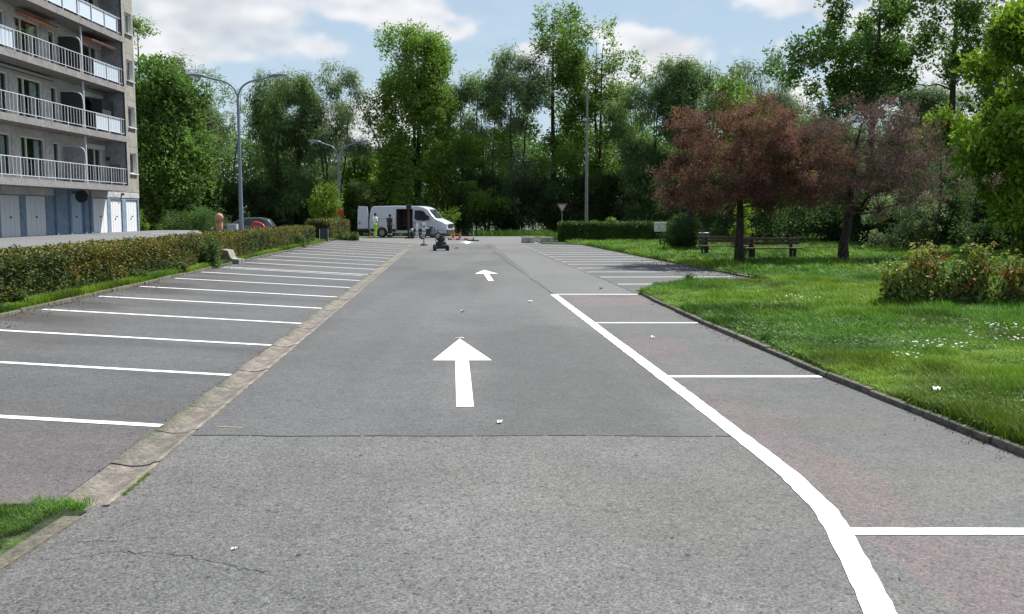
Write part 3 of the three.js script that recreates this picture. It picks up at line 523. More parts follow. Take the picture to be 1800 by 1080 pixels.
// ---------------------------------------------------------------- the belt of trees across the far end
const belt = 'trees in the belt behind the street';
const ell = (h, b, w, n, x = 0, z = 0) => [x, (h + b) / 2, z, w / 2, (h - b) / 2, w / 2 * 0.95, n];
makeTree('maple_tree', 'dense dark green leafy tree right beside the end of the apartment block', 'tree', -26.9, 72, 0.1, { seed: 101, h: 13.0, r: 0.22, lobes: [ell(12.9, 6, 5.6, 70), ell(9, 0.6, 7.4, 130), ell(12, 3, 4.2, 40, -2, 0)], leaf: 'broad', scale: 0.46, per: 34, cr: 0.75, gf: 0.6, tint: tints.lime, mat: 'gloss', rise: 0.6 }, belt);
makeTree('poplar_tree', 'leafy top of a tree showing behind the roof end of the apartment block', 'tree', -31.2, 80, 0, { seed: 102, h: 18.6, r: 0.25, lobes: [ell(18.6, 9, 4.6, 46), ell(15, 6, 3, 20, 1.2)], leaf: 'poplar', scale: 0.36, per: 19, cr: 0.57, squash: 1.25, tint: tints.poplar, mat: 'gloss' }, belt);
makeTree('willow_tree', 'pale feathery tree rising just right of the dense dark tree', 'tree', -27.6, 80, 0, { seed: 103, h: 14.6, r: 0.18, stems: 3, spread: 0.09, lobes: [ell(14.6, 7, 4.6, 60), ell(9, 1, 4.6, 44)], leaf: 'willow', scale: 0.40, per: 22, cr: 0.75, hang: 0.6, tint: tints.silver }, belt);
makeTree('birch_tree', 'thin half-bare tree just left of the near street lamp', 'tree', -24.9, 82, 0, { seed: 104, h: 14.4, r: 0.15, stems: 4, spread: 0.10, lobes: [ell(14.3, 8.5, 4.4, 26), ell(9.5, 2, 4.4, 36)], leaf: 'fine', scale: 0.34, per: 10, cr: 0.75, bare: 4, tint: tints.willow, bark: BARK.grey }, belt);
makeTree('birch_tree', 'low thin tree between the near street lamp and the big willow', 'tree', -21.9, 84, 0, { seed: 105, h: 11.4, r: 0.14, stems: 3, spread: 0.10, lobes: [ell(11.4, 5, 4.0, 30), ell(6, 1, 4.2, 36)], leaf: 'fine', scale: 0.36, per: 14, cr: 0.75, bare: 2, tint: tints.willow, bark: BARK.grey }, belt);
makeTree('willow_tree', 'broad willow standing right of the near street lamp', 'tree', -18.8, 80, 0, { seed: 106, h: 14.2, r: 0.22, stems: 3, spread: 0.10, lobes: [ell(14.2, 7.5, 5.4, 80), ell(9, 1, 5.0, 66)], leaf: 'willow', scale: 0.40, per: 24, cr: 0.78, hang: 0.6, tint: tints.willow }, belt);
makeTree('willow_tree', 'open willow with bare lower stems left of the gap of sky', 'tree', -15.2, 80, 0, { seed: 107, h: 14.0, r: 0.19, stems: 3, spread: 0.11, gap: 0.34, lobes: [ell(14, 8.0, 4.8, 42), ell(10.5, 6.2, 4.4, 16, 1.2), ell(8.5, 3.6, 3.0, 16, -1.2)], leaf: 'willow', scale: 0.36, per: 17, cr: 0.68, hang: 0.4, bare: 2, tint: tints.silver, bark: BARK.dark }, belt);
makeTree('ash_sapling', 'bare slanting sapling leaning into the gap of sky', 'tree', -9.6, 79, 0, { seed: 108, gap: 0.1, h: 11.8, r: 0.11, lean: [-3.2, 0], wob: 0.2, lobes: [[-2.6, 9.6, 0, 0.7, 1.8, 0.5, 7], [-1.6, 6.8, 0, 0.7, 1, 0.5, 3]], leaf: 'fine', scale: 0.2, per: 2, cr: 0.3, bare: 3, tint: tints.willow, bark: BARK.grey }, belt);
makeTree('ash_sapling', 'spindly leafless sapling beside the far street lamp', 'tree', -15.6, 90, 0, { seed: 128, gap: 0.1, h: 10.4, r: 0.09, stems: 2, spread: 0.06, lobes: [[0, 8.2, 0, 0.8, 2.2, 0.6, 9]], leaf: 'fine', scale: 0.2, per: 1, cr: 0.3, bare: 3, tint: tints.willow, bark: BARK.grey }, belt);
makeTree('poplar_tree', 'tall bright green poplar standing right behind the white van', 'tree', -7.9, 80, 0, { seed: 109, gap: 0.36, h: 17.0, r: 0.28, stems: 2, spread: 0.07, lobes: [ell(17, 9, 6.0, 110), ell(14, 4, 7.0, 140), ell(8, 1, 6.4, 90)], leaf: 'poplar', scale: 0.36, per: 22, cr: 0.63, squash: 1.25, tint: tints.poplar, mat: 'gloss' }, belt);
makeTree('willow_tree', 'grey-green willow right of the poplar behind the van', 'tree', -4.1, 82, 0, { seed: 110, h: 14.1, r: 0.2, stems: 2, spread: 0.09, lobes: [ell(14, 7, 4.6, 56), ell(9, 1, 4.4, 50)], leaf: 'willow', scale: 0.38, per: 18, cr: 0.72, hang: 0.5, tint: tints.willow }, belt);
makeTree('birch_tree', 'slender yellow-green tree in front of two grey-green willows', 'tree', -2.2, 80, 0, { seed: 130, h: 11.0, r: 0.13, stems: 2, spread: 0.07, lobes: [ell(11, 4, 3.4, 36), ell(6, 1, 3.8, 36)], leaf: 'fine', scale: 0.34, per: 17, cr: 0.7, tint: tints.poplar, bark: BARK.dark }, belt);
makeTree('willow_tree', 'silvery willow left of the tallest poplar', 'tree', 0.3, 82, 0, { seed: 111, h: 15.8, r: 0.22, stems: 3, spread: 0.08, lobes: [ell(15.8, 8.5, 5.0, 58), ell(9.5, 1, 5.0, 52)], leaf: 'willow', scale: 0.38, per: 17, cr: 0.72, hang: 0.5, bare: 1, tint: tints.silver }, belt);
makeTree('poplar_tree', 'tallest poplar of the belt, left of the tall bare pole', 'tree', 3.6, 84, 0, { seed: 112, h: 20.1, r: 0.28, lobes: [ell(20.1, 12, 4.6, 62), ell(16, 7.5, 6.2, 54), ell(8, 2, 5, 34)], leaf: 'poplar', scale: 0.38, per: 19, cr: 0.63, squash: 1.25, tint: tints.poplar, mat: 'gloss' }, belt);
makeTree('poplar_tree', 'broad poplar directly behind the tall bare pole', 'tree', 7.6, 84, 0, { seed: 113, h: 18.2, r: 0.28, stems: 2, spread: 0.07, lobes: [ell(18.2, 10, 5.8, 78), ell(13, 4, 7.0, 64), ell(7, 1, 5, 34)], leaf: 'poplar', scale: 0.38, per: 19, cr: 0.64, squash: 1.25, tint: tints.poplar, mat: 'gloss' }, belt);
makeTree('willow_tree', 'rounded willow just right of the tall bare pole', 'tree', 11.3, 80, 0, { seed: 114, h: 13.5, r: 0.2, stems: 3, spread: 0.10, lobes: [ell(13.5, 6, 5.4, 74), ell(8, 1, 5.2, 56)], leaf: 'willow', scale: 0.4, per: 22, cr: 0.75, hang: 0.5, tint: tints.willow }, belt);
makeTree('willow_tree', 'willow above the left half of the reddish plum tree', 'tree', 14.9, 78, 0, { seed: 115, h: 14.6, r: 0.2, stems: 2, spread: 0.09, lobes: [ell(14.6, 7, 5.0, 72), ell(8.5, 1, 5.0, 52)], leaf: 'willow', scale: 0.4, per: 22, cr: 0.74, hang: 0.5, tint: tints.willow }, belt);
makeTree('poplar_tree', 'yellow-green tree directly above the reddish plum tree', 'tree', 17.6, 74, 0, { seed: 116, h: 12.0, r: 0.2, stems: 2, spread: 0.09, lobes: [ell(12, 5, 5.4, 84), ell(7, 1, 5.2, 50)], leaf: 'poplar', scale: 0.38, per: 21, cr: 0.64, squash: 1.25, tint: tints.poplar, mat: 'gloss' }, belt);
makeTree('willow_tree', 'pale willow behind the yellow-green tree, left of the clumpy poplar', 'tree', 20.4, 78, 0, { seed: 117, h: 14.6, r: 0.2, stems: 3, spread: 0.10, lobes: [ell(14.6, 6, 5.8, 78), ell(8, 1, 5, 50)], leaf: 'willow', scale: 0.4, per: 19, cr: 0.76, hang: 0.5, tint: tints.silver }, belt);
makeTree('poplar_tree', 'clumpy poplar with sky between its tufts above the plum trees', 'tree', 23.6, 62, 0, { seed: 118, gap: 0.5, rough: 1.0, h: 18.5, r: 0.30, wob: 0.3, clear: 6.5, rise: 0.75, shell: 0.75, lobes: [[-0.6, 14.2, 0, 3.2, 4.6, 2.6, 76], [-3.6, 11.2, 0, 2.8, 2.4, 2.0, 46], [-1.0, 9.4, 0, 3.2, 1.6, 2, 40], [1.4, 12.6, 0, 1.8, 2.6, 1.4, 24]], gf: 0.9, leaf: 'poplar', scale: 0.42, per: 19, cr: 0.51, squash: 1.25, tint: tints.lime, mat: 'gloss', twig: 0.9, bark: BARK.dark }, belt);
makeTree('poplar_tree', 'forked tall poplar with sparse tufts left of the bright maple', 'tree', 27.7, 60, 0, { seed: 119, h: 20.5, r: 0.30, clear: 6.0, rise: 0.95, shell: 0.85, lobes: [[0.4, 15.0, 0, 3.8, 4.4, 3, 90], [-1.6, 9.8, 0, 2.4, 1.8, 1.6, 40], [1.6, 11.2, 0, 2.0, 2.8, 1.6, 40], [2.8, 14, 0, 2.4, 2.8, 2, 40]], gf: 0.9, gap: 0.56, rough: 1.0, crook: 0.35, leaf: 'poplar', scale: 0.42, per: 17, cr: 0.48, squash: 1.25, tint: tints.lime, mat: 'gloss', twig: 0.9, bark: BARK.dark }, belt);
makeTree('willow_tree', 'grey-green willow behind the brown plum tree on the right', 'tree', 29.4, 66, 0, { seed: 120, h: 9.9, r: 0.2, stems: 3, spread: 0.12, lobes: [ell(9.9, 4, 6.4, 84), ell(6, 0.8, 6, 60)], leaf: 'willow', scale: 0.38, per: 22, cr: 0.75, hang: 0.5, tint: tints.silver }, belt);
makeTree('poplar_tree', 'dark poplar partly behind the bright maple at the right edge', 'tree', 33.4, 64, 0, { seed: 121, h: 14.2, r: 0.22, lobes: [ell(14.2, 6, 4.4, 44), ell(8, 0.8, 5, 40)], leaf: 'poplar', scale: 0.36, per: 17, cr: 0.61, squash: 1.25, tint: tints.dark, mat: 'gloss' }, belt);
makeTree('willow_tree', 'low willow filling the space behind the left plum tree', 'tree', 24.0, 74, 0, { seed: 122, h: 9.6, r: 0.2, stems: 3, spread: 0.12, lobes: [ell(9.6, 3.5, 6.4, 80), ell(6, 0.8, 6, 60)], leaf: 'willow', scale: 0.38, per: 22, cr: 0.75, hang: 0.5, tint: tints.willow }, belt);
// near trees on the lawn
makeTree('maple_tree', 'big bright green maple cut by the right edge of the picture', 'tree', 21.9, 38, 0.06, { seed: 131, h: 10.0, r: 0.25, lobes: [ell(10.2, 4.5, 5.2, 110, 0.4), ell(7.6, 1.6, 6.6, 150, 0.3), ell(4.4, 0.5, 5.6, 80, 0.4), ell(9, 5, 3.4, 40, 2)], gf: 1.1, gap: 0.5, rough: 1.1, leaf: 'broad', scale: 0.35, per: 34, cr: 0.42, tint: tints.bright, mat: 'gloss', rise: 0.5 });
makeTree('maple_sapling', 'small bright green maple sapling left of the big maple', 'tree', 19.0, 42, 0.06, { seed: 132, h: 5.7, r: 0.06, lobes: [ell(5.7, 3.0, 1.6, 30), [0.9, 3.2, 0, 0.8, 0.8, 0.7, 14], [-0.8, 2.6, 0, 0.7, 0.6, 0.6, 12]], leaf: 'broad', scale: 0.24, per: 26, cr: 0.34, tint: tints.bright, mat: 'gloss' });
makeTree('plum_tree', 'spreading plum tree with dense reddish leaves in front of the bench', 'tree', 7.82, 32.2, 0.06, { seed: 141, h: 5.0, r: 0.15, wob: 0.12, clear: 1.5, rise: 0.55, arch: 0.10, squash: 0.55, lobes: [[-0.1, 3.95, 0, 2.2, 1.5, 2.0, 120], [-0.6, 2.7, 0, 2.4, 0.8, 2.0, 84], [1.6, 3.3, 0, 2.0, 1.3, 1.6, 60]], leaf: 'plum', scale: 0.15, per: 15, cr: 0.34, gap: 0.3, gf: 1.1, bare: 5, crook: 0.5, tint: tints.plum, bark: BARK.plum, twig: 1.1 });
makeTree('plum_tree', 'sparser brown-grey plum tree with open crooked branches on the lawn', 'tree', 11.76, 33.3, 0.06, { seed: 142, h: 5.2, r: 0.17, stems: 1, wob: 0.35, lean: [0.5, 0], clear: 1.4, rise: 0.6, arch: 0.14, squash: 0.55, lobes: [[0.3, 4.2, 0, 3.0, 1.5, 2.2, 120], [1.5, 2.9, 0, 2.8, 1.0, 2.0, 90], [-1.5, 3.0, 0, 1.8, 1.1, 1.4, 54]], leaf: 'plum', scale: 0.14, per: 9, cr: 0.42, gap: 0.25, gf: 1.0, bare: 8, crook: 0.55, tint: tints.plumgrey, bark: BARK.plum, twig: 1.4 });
makeTree('yew_tree', 'dark leaning tree with a bushy ivy-clad base behind the litter bin', 'tree', 8.2, 43.0, 0.06, { seed: 143, h: 4.6, r: 0.17, lean: [-0.4, 0], lobes: [[-0.3, 2.0, 0, 0.9, 2.0, 0.9, 40], [0.2, 3.2, 0, 1.3, 1.2, 1.2, 30]], leaf: 'fine', scale: 0.2, per: 40, cr: 0.4, tint: tints.deep });

// shrubs under the trees
const under = 'shrubs under the tree belt';
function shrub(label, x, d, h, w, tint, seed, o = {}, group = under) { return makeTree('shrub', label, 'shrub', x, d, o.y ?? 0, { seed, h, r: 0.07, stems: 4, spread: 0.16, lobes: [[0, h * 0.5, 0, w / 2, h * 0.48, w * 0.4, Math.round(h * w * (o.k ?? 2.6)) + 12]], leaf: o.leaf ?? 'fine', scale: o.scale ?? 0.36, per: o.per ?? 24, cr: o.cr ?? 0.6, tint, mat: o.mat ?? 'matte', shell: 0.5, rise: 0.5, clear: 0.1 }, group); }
shrub('low pale bramble bush at the end of the forecourt beside the apartment block', -22.6, 66.5, 1.5, 4.6, tints.dark, 201, { scale: 0.24, y: 0.3 });
shrub('small bright bush at the corner of the apartment block', -24.6, 62.6, 1.6, 0.9, tints.poplar, 202, { scale: 0.18, cr: 0.3, y: 0.5 });
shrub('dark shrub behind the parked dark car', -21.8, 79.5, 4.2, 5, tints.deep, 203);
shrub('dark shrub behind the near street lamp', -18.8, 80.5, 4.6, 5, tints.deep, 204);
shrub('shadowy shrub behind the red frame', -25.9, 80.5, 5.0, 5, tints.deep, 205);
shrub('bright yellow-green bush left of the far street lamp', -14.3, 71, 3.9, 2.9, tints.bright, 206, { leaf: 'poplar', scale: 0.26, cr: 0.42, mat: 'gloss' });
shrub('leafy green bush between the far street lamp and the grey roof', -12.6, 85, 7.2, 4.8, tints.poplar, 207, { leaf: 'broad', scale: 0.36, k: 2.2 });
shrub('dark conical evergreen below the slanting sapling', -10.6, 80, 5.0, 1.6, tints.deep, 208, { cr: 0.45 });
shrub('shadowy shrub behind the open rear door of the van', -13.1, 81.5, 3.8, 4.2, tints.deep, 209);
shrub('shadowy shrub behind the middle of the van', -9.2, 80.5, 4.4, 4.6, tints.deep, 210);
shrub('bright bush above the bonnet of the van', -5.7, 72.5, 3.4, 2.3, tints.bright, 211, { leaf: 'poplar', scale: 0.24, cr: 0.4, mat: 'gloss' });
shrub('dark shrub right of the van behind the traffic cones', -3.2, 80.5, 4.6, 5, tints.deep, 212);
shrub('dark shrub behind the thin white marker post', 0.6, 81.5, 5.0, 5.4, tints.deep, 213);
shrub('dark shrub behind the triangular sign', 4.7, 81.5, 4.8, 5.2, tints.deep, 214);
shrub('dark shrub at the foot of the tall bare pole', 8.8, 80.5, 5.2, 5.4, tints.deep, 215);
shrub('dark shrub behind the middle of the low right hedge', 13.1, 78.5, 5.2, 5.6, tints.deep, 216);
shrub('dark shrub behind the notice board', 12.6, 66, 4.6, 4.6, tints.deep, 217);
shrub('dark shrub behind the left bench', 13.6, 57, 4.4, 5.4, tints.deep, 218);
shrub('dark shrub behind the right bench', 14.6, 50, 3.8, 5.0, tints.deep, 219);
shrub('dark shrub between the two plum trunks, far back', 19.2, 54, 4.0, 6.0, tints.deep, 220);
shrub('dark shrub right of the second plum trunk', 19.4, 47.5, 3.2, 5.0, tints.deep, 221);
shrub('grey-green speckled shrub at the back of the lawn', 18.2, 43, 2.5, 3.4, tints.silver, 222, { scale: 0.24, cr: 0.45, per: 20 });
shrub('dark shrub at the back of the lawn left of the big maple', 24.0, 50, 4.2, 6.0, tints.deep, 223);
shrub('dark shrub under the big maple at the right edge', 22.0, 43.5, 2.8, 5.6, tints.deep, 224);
shrub('young yellow-green shrub standing behind the right bench', 9.25, 37.6, 1.9, 0.8, tints.bright, 225, { scale: 0.15, cr: 0.22, per: 12, y: 0.06 }, undefined);
// the wood going on behind, seen only as one mass
{
  const r = rng(301), spots = [], dark = tints.dark;
  for (let i = 0; i < 9000; i++) {
    const x = -62 + r() * 128, d = 92 + r() * 16, gap = smooth(-19, -17.4, x) * smooth(-8.4, -10.2, x), top = mix(8.5 + 3.2 * noise(x * 0.3, 4), 4.6, gap), y = Math.pow(r(), 0.8) * top, f = 0.7 + 0.6 * r(), c = dark(r());
    spots.push([x, y, -d, 0.6 + 0.4 * r(), c[0] * f, c[1] * f, c[2] * f]);
  }
  const w = instanced('distant_wood', CLUMP.fine, LEAF.matte, spots, scene); tag(w, 'shady mass of woodland far behind the belt of trees', 'woodland');
}

// ---------------------------------------------------------------- clipped hedges
function hedge(label, at, L, w, h, y, seed, tint, per, scale, group) { // at(u along, v across) -> [x, z]
  const c = at(L / 2, w / 2), T = thing('hedge', label, 'hedge', [c[0], y, c[1]], 0, group), r = rng(seed), spots = [], twigs = [];
  const add = (u, v, hh, face) => { const [x, z] = at(u, v), k = tint(r(), u, hh / h, face), f = 0.65 + 0.7 * r(); spots.push([x - c[0], hh, z - c[1], scale * (0.7 + 0.6 * r()), k[0] * f, k[1] * f, k[2] * f]); };
  const wav = (u, q) => 0.07 * (noise(u * 0.9, q, seed) - 0.5) + 0.05 * (noise(u * 3.5, q, seed + 3) - 0.5);
  for (let i = 0, n = L * h * per; i < n; i++) { const u = r() * L, hh = 0.04 + r() * (h - 0.04); add(u, w - r() * 0.12 + wav(u, hh * 2), hh, 0); if (i % 3 === 0) add(u, r() * 0.12 + wav(u, hh * 2 + 9), hh, 0); }
  for (let i = 0, n = L * w * per * 1.1; i < n; i++) { const u = r() * L, v = r() * w; add(u, v, h - r() * 0.10 + wav(u, v * 2 + 20), 1); if (i % 9 === 0) add(u, v, h + r() * 0.05 + wav(u, v * 2 + 20), 1); }
  for (const e of [0, L]) for (let i = 0, n = w * h * per; i < n; i++) add(e + (e ? -1 : 1) * r() * 0.12, r() * w, 0.04 + r() * (h - 0.04), 0);
  // branching inside
  for (let i = 0; i < L * 7; i++) { const u = 0.15 + r() * (L - 0.3), v = 0.15 + r() * (w - 0.3), [x, z] = at(u, v), [x2, z2] = at(clamp(u + (r() - 0.5) * 0.5, 0.1, L - 0.1), clamp(v + (r() - 0.5) * 0.5, 0.1, w - 0.1)); twigs.push(bar(V(x - c[0], -0.05, z - c[1]), V(x2 - c[0], h * 0.9, z2 - c[1]), 0.02, 0.008, 4)); }
  for (let i = 0, n = L * w * h * per * 0.5; i < n; i++) { const u = r() * L, v = r() * w; add(u, v, r() * h, 0); }
  part('stems', twigs, BARK.dark, T); instanced('foliage', CLUMP.hedge, LEAF.thick, spots, T); return T;
}
const roadHedge = (k, u, hy, top) => { // dark green with coppery new shoots in patches and on the clipped top
  const n = fbm(u * 0.55, hy * 1.3, 5, 3), cop = clamp(smooth(0.46, 0.64, n) * 0.44 + top * 0.22);
  return k < cop ? [0.21, 0.16, 0.02] : k > 0.72 ? [0.12, 0.155, 0.02] : [0.06, 0.09, 0.02];
};
const greenHedge = (k, u, hy, top) => k > 0.6 ? [0.10, 0.18, 0.022] : [0.06, 0.11, 0.018];
const HD0 = 10.5;
hedge('long clipped hedge with coppery tips beside the left parking row', (u, v) => { const p = P(-8.15 + v, HD0 + u); return [p.x, p.z]; }, 37.6, 1.1, 0.78, 0.24, 401, roadHedge, 380, 0.09);
hedge('short clipped hedge beyond the gap, left of the van', (u, v) => [-12.1 + v - 0.03 * u, -56 - u], 8.4, 1.1, 1.1, 0.12, 402, roadHedge, 130, 0.16);
hedge('low green clipped hedge with bright top right of the concrete blocks', (u, v) => [2.9 + u, -57.2 + v], 8.2, 1.3, 1.12, 0.0, 403, greenHedge, 150, 0.14);

// ---------------------------------------------------------------- grass, weeds, flowers
function tuft(n, seed, spread, h, w) {
  const r = rng(seed), pos = [], nor = [];
  for (let i = 0; i < n; i++) {
    const a = r() * 6.283, q = Math.sqrt(r()) * spread, b = r() * 6.283, x = Math.cos(a) * q, z = Math.sin(a) * q, H = h * (0.5 + 0.7 * r()), lean = H * (0.15 + 0.6 * r()), W = w * (0.7 + 0.6 * r());
    const sx = Math.cos(b) * W / 2, sz = Math.sin(b) * W / 2, lx = -Math.sin(b) * lean, lz = Math.cos(b) * lean;
    const A = V(x - sx, 0, z - sz), B = V(x + sx, 0, z + sz), C = V(x + lx * 0.35 + sx * 0.8, H * 0.6, z + lz * 0.35 + sz * 0.8), D = V(x + lx * 0.35 - sx * 0.8, H * 0.6, z + lz * 0.35 - sz * 0.8), E = V(x + lx, H, z + lz);
    for (const t of [[A, B, C], [A, C, D], [D, C, E]]) { const nn = t[1].clone().sub(t[0]).cross(t[2].clone().sub(t[0])).normalize(); for (const v of t) { pos.push(v.x, v.y, v.z); nor.push(nn.x, nn.y, nn.z); } }
  }
  const g = new THREE.BufferGeometry(); g.setAttribute('position', new THREE.Float32BufferAttribute(pos, 3)); g.setAttribute('normal', new THREE.Float32BufferAttribute(nor, 3)); g.setAttribute('uv', new THREE.Float32BufferAttribute(new Float32Array(pos.length / 3 * 2), 2)); return g;
}
const grassLeaf = leafMat(0.7, 0.45, 0.3);
const grassCol = (x, d, r) => { const y = smooth(0.42, 0.68, stain(x, d, 0.45, 19)), dk = smooth(0.5, 0.68, stain(x, d, 0.9, 29)), f = (0.65 + 0.7 * r()) * (1 - 0.45 * dk); return [mix(0.10, 0.19, y) * f, mix(0.24, 0.31, y) * f, mix(0.016, 0.018, y) * f]; };
{
  const r = rng(501), near = [], mid = [], far = [];
  const inside = (x, d) => { const t = x - SLOPE * d; if (d < 20.5) return t > kerbT(d) + 0.10 - 0.035 * r(); if (t > 4.1 && d < lawnFront(t) + 0.1) return d > 20.5 || true; if (d > 22.5 && d < 53) return t > lawnEdge(d) + 0.06; return d >= 53 ? x > 3.2 : false; };
  const sow = (list, n, d0, d1, x0, x1, scale, lim) => { for (let i = 0; i < n; i++) { const d = mix(d0, d1, Math.sqrt(r())), x = mix(x0(d), x1(d), r()); if (!inside(x, d)) continue; const c = grassCol(x, d, r), hv = 0.2 + 1.15 * fbm(x * 1.6, d * 1.6, 2, 3) ** 1.3; list.push([x, lawnY(x, d) - 0.01, -d, scale * (0.7 + 0.6 * r()), ...c, 0.25, hv]); } };
  const edge = (d) => 0.56 * d + 0.8;
  sow(near, 52000, 4.6, 13, (d) => 3.4, edge, 1, 1);
  sow(mid, 60000, 12.5, 25, (d) => 2.4, edge, 1.35, 1);
  sow(far, 50000, 24.5, 60, (d) => 2.2, (d) => Math.min(edge(d), 30), 2.1, 1);
  const lawnGrass = instanced('lawn_grass', tuft(9, 7, 0.05, 0.12, 0.006), grassLeaf, near.concat(mid), scene); tag(lawnGrass, 'bright green uncut grass of the lawn nearest the kerb', 'grass');
  const farGrass = instanced('lawn_grass', tuft(10, 8, 0.08, 0.10, 0.011), grassLeaf, far, scene); tag(farGrass, 'green grass at the back of the lawn around the benches', 'grass');
  const verge = [], isl = [];
  for (let i = 0; i < 17000; i++) { const d = 11 + Math.pow(r(), 1.3) * 42, t = KERBL - 0.10 - Math.pow(r(), 1.2) * 0.55, p = P(t, d); const c = grassCol(p.x, d, r); verge.push([p.x, leftY(KERBL) + 0.05, p.z, 0.8 + 0.5 * r(), c[0] * 1.1, c[1], c[2], 0.3, 0.35 + 0.9 * fbm(p.x, d * 0.7, 9, 3)]); }
  tag(instanced('verge_grass', tuft(9, 9, 0.06, 0.12, 0.008), grassLeaf, verge, scene), 'strip of grass between the left kerb and the long hedge', 'grass');
  for (let i = 0; i < 6000; i++) { const d = mix(3.4, 5.38, r()), t0 = -2.33 - 0.09 * (5.3 - d), t = t0 - Math.pow(r(), 1.4) * 2.0, p = P(t, d); if (fbm(p.x * 2.4, d * 2.4, 3, 3) < 0.5) continue; const c = grassCol(p.x, d, r); isl.push([p.x, 0.02 + leftY(t), p.z, 0.35 + 0.35 * r(), c[0] * 0.8, c[1] * 0.7, c[2], 0.4, 0.3 + 0.7 * r() * noise(p.x * 4, d * 4, 1)]); }
  // moss and grass tufts creeping along the joints
  for (let i = 0; i < 700; i++) { const d = 5.4 + Math.pow(r(), 2) * 14, t = -2.41 + (r() - 0.5) * 0.03, p = P(t, d); if (noise(d * 1.3, 7) < 0.45) continue; const c = grassCol(p.x, d, r); isl.push([p.x, -0.012, p.z, 0.22 + 0.2 * r(), c[0] * 1.2, c[1], c[2], 0.5, 0.5]); }
  for (let i = 0; i < 90; i++) { const d = 5.32 + r() * 0.24, t = -2.2 - r() * 0.34, p = P(t, d); const c = grassCol(p.x, d, r); isl.push([p.x, -0.01, p.z, 0.6 + 0.3 * r(), ...c, 0.5, 0.7]); }
  for (let i = 0; i < 120; i++) { const d = 5.7 + r() * 0.5, t = -2.06 + (r() - 0.5) * 0.03, p = P(t, d); const c = grassCol(p.x, d, r); isl.push([p.x, 0.0, p.z, 0.2 + 0.15 * r(), c[0] * 1.5, c[1], c[2], 0.5, 0.5]); }
  tag(instanced('island_grass', tuft(10, 10, 0.05, 0.10, 0.006), grassLeaf, isl, scene), 'patch of grass and moss at the near end of the drainage channel', 'grass');
  // clumps at the back edges
  const kerbGrass = []; for (let i = 0; i < 2600; i++) { const d = 54 + r() * 22, x = r() < 0.5 ? -2.6 + r() * 5.6 : -30 + r() * 60; if (d < 71.6 && !(x > 2.6 && d > 58)) continue; const c = grassCol(x, d, r); kerbGrass.push([x, -0.1, -d, 3 + 2 * r(), c[0] * 0.7, c[1] * 0.7, c[2], 0.4, 1]); }
  tag(instanced('rough_grass', tuft(10, 12, 0.1, 0.12, 0.012), grassLeaf, kerbGrass, scene), 'rough grass at the foot of the tree belt beyond the street', 'grass');
  // clover and dandelion leaves between the blades
  const low = [];
  for (let i = 0; i < 26000; i++) { const d = mix(5, 30, Math.pow(r(), 0.7)), x = mix(3.2, edge(d), r()); if (!inside(x, d) || fbm(x * 0.9 + 5, d * 0.9, 6, 3) < 0.48) continue; const f = 0.6 + 0.8 * r(), p = r() < 0.25 ? 1 : 0; low.push([x, lawnY(x, d) + 0.03 + 0.03 * r(), -d, 0.03 + 0.03 * r() + 0.0006 * d, (0.09 + 0.05 * p) * f, (0.19 + 0.05 * p) * f, (0.03 + 0.03 * p) * f, 0.8]); }
  tag(instanced('clover', CLUMP.rose, LEAF.gloss, low, scene), 'clover and dandelion leaves between the grass blades of the lawn', 'ground cover');
  // daisies and dandelion clocks
  const daisies = []; const spotsD = [[7.2, 13.4, 0.7], [6.6, 12.1, 0.8], [8.3, 13.0, 0.6], [6.1, 9.9, 0.5], [5.3, 11.4, 0.6], [6.9, 10.2, 0.5], [4.4, 10.6, 0.4], [4.6, 16.4, 0.6], [7.5, 21, 1.2], [9.4, 24, 1.2], [5.6, 18, 0.8], [6.5, 46, 2.0], [8.2, 40, 1.5], [12, 30, 2]];
  for (const [x, d, s] of spotsD) for (let i = 0; i < 26; i++) { const px = x + (r() + r() - 1) * s, pd = d + (r() + r() - 1) * s * 0.9; if (!inside(px, pd)) continue; daisies.push([px, lawnY(px, pd) + 0.07 + 0.05 * r(), -pd, 0.007 + 0.006 * r() + 0.0004 * pd, 0.6, 0.6, 0.55, 0.6]); }
  tag(instanced('daisies', new THREE.SphereGeometry(1, 8, 4, 0, 6.283, 0, 1.6).scale(1, 0.4, 1), flat(1, 1, 1, 0.8), daisies, scene), 'white daisies scattered through the lawn', 'flowers');
}
// dandelion clocks, each a ball of seed on its stalk
{
  const r = rng(511), g = merge([...Array(46)].map((_, i) => { const y = 1 - 2 * (i + 0.5) / 46, a = i * 2.4, q = Math.sqrt(1 - y * y); const d = V(q * Math.cos(a), y, q * Math.sin(a)); return bx(0.006, 0.0012, 0.006).applyQuaternion(new THREE.Quaternion().setFromUnitVectors(V(0, 1, 0), d)).translate(d.x * 0.019, d.y * 0.019 + 0.165, d.z * 0.019); }));
  const st = cyl(0.002, 0.0018, 0.15, 0, 0, 0, 5), sm = flat(0.12, 0.16, 0.05), wm = flat(0.5, 0.5, 0.47, 0.9);
  const where = [[5.95, 13.5, 'single dandelion clock left of a loose group of others on the lawn'], [6.55, 12.75, 'upper dandelion clock in the group on the lawn'], [6.42, 12.35, 'lower dandelion clock in the group on the lawn'], [6.2, 12.6, 'middle dandelion clock in the group on the lawn'], [5.95, 12.2, 'left dandelion clock in the group on the lawn'], [6.35, 11.0, 'dandelion clock nearest the kerb on the lawn']];
  for (const [x, d, l] of where) { const t = thing('dandelion', l, 'flower', [x, lawnY(x, d), -d], 0, 'dandelion clocks on the lawn'); part('stalk', st, sm, t); part('seed_head', g, wm, t); }
}
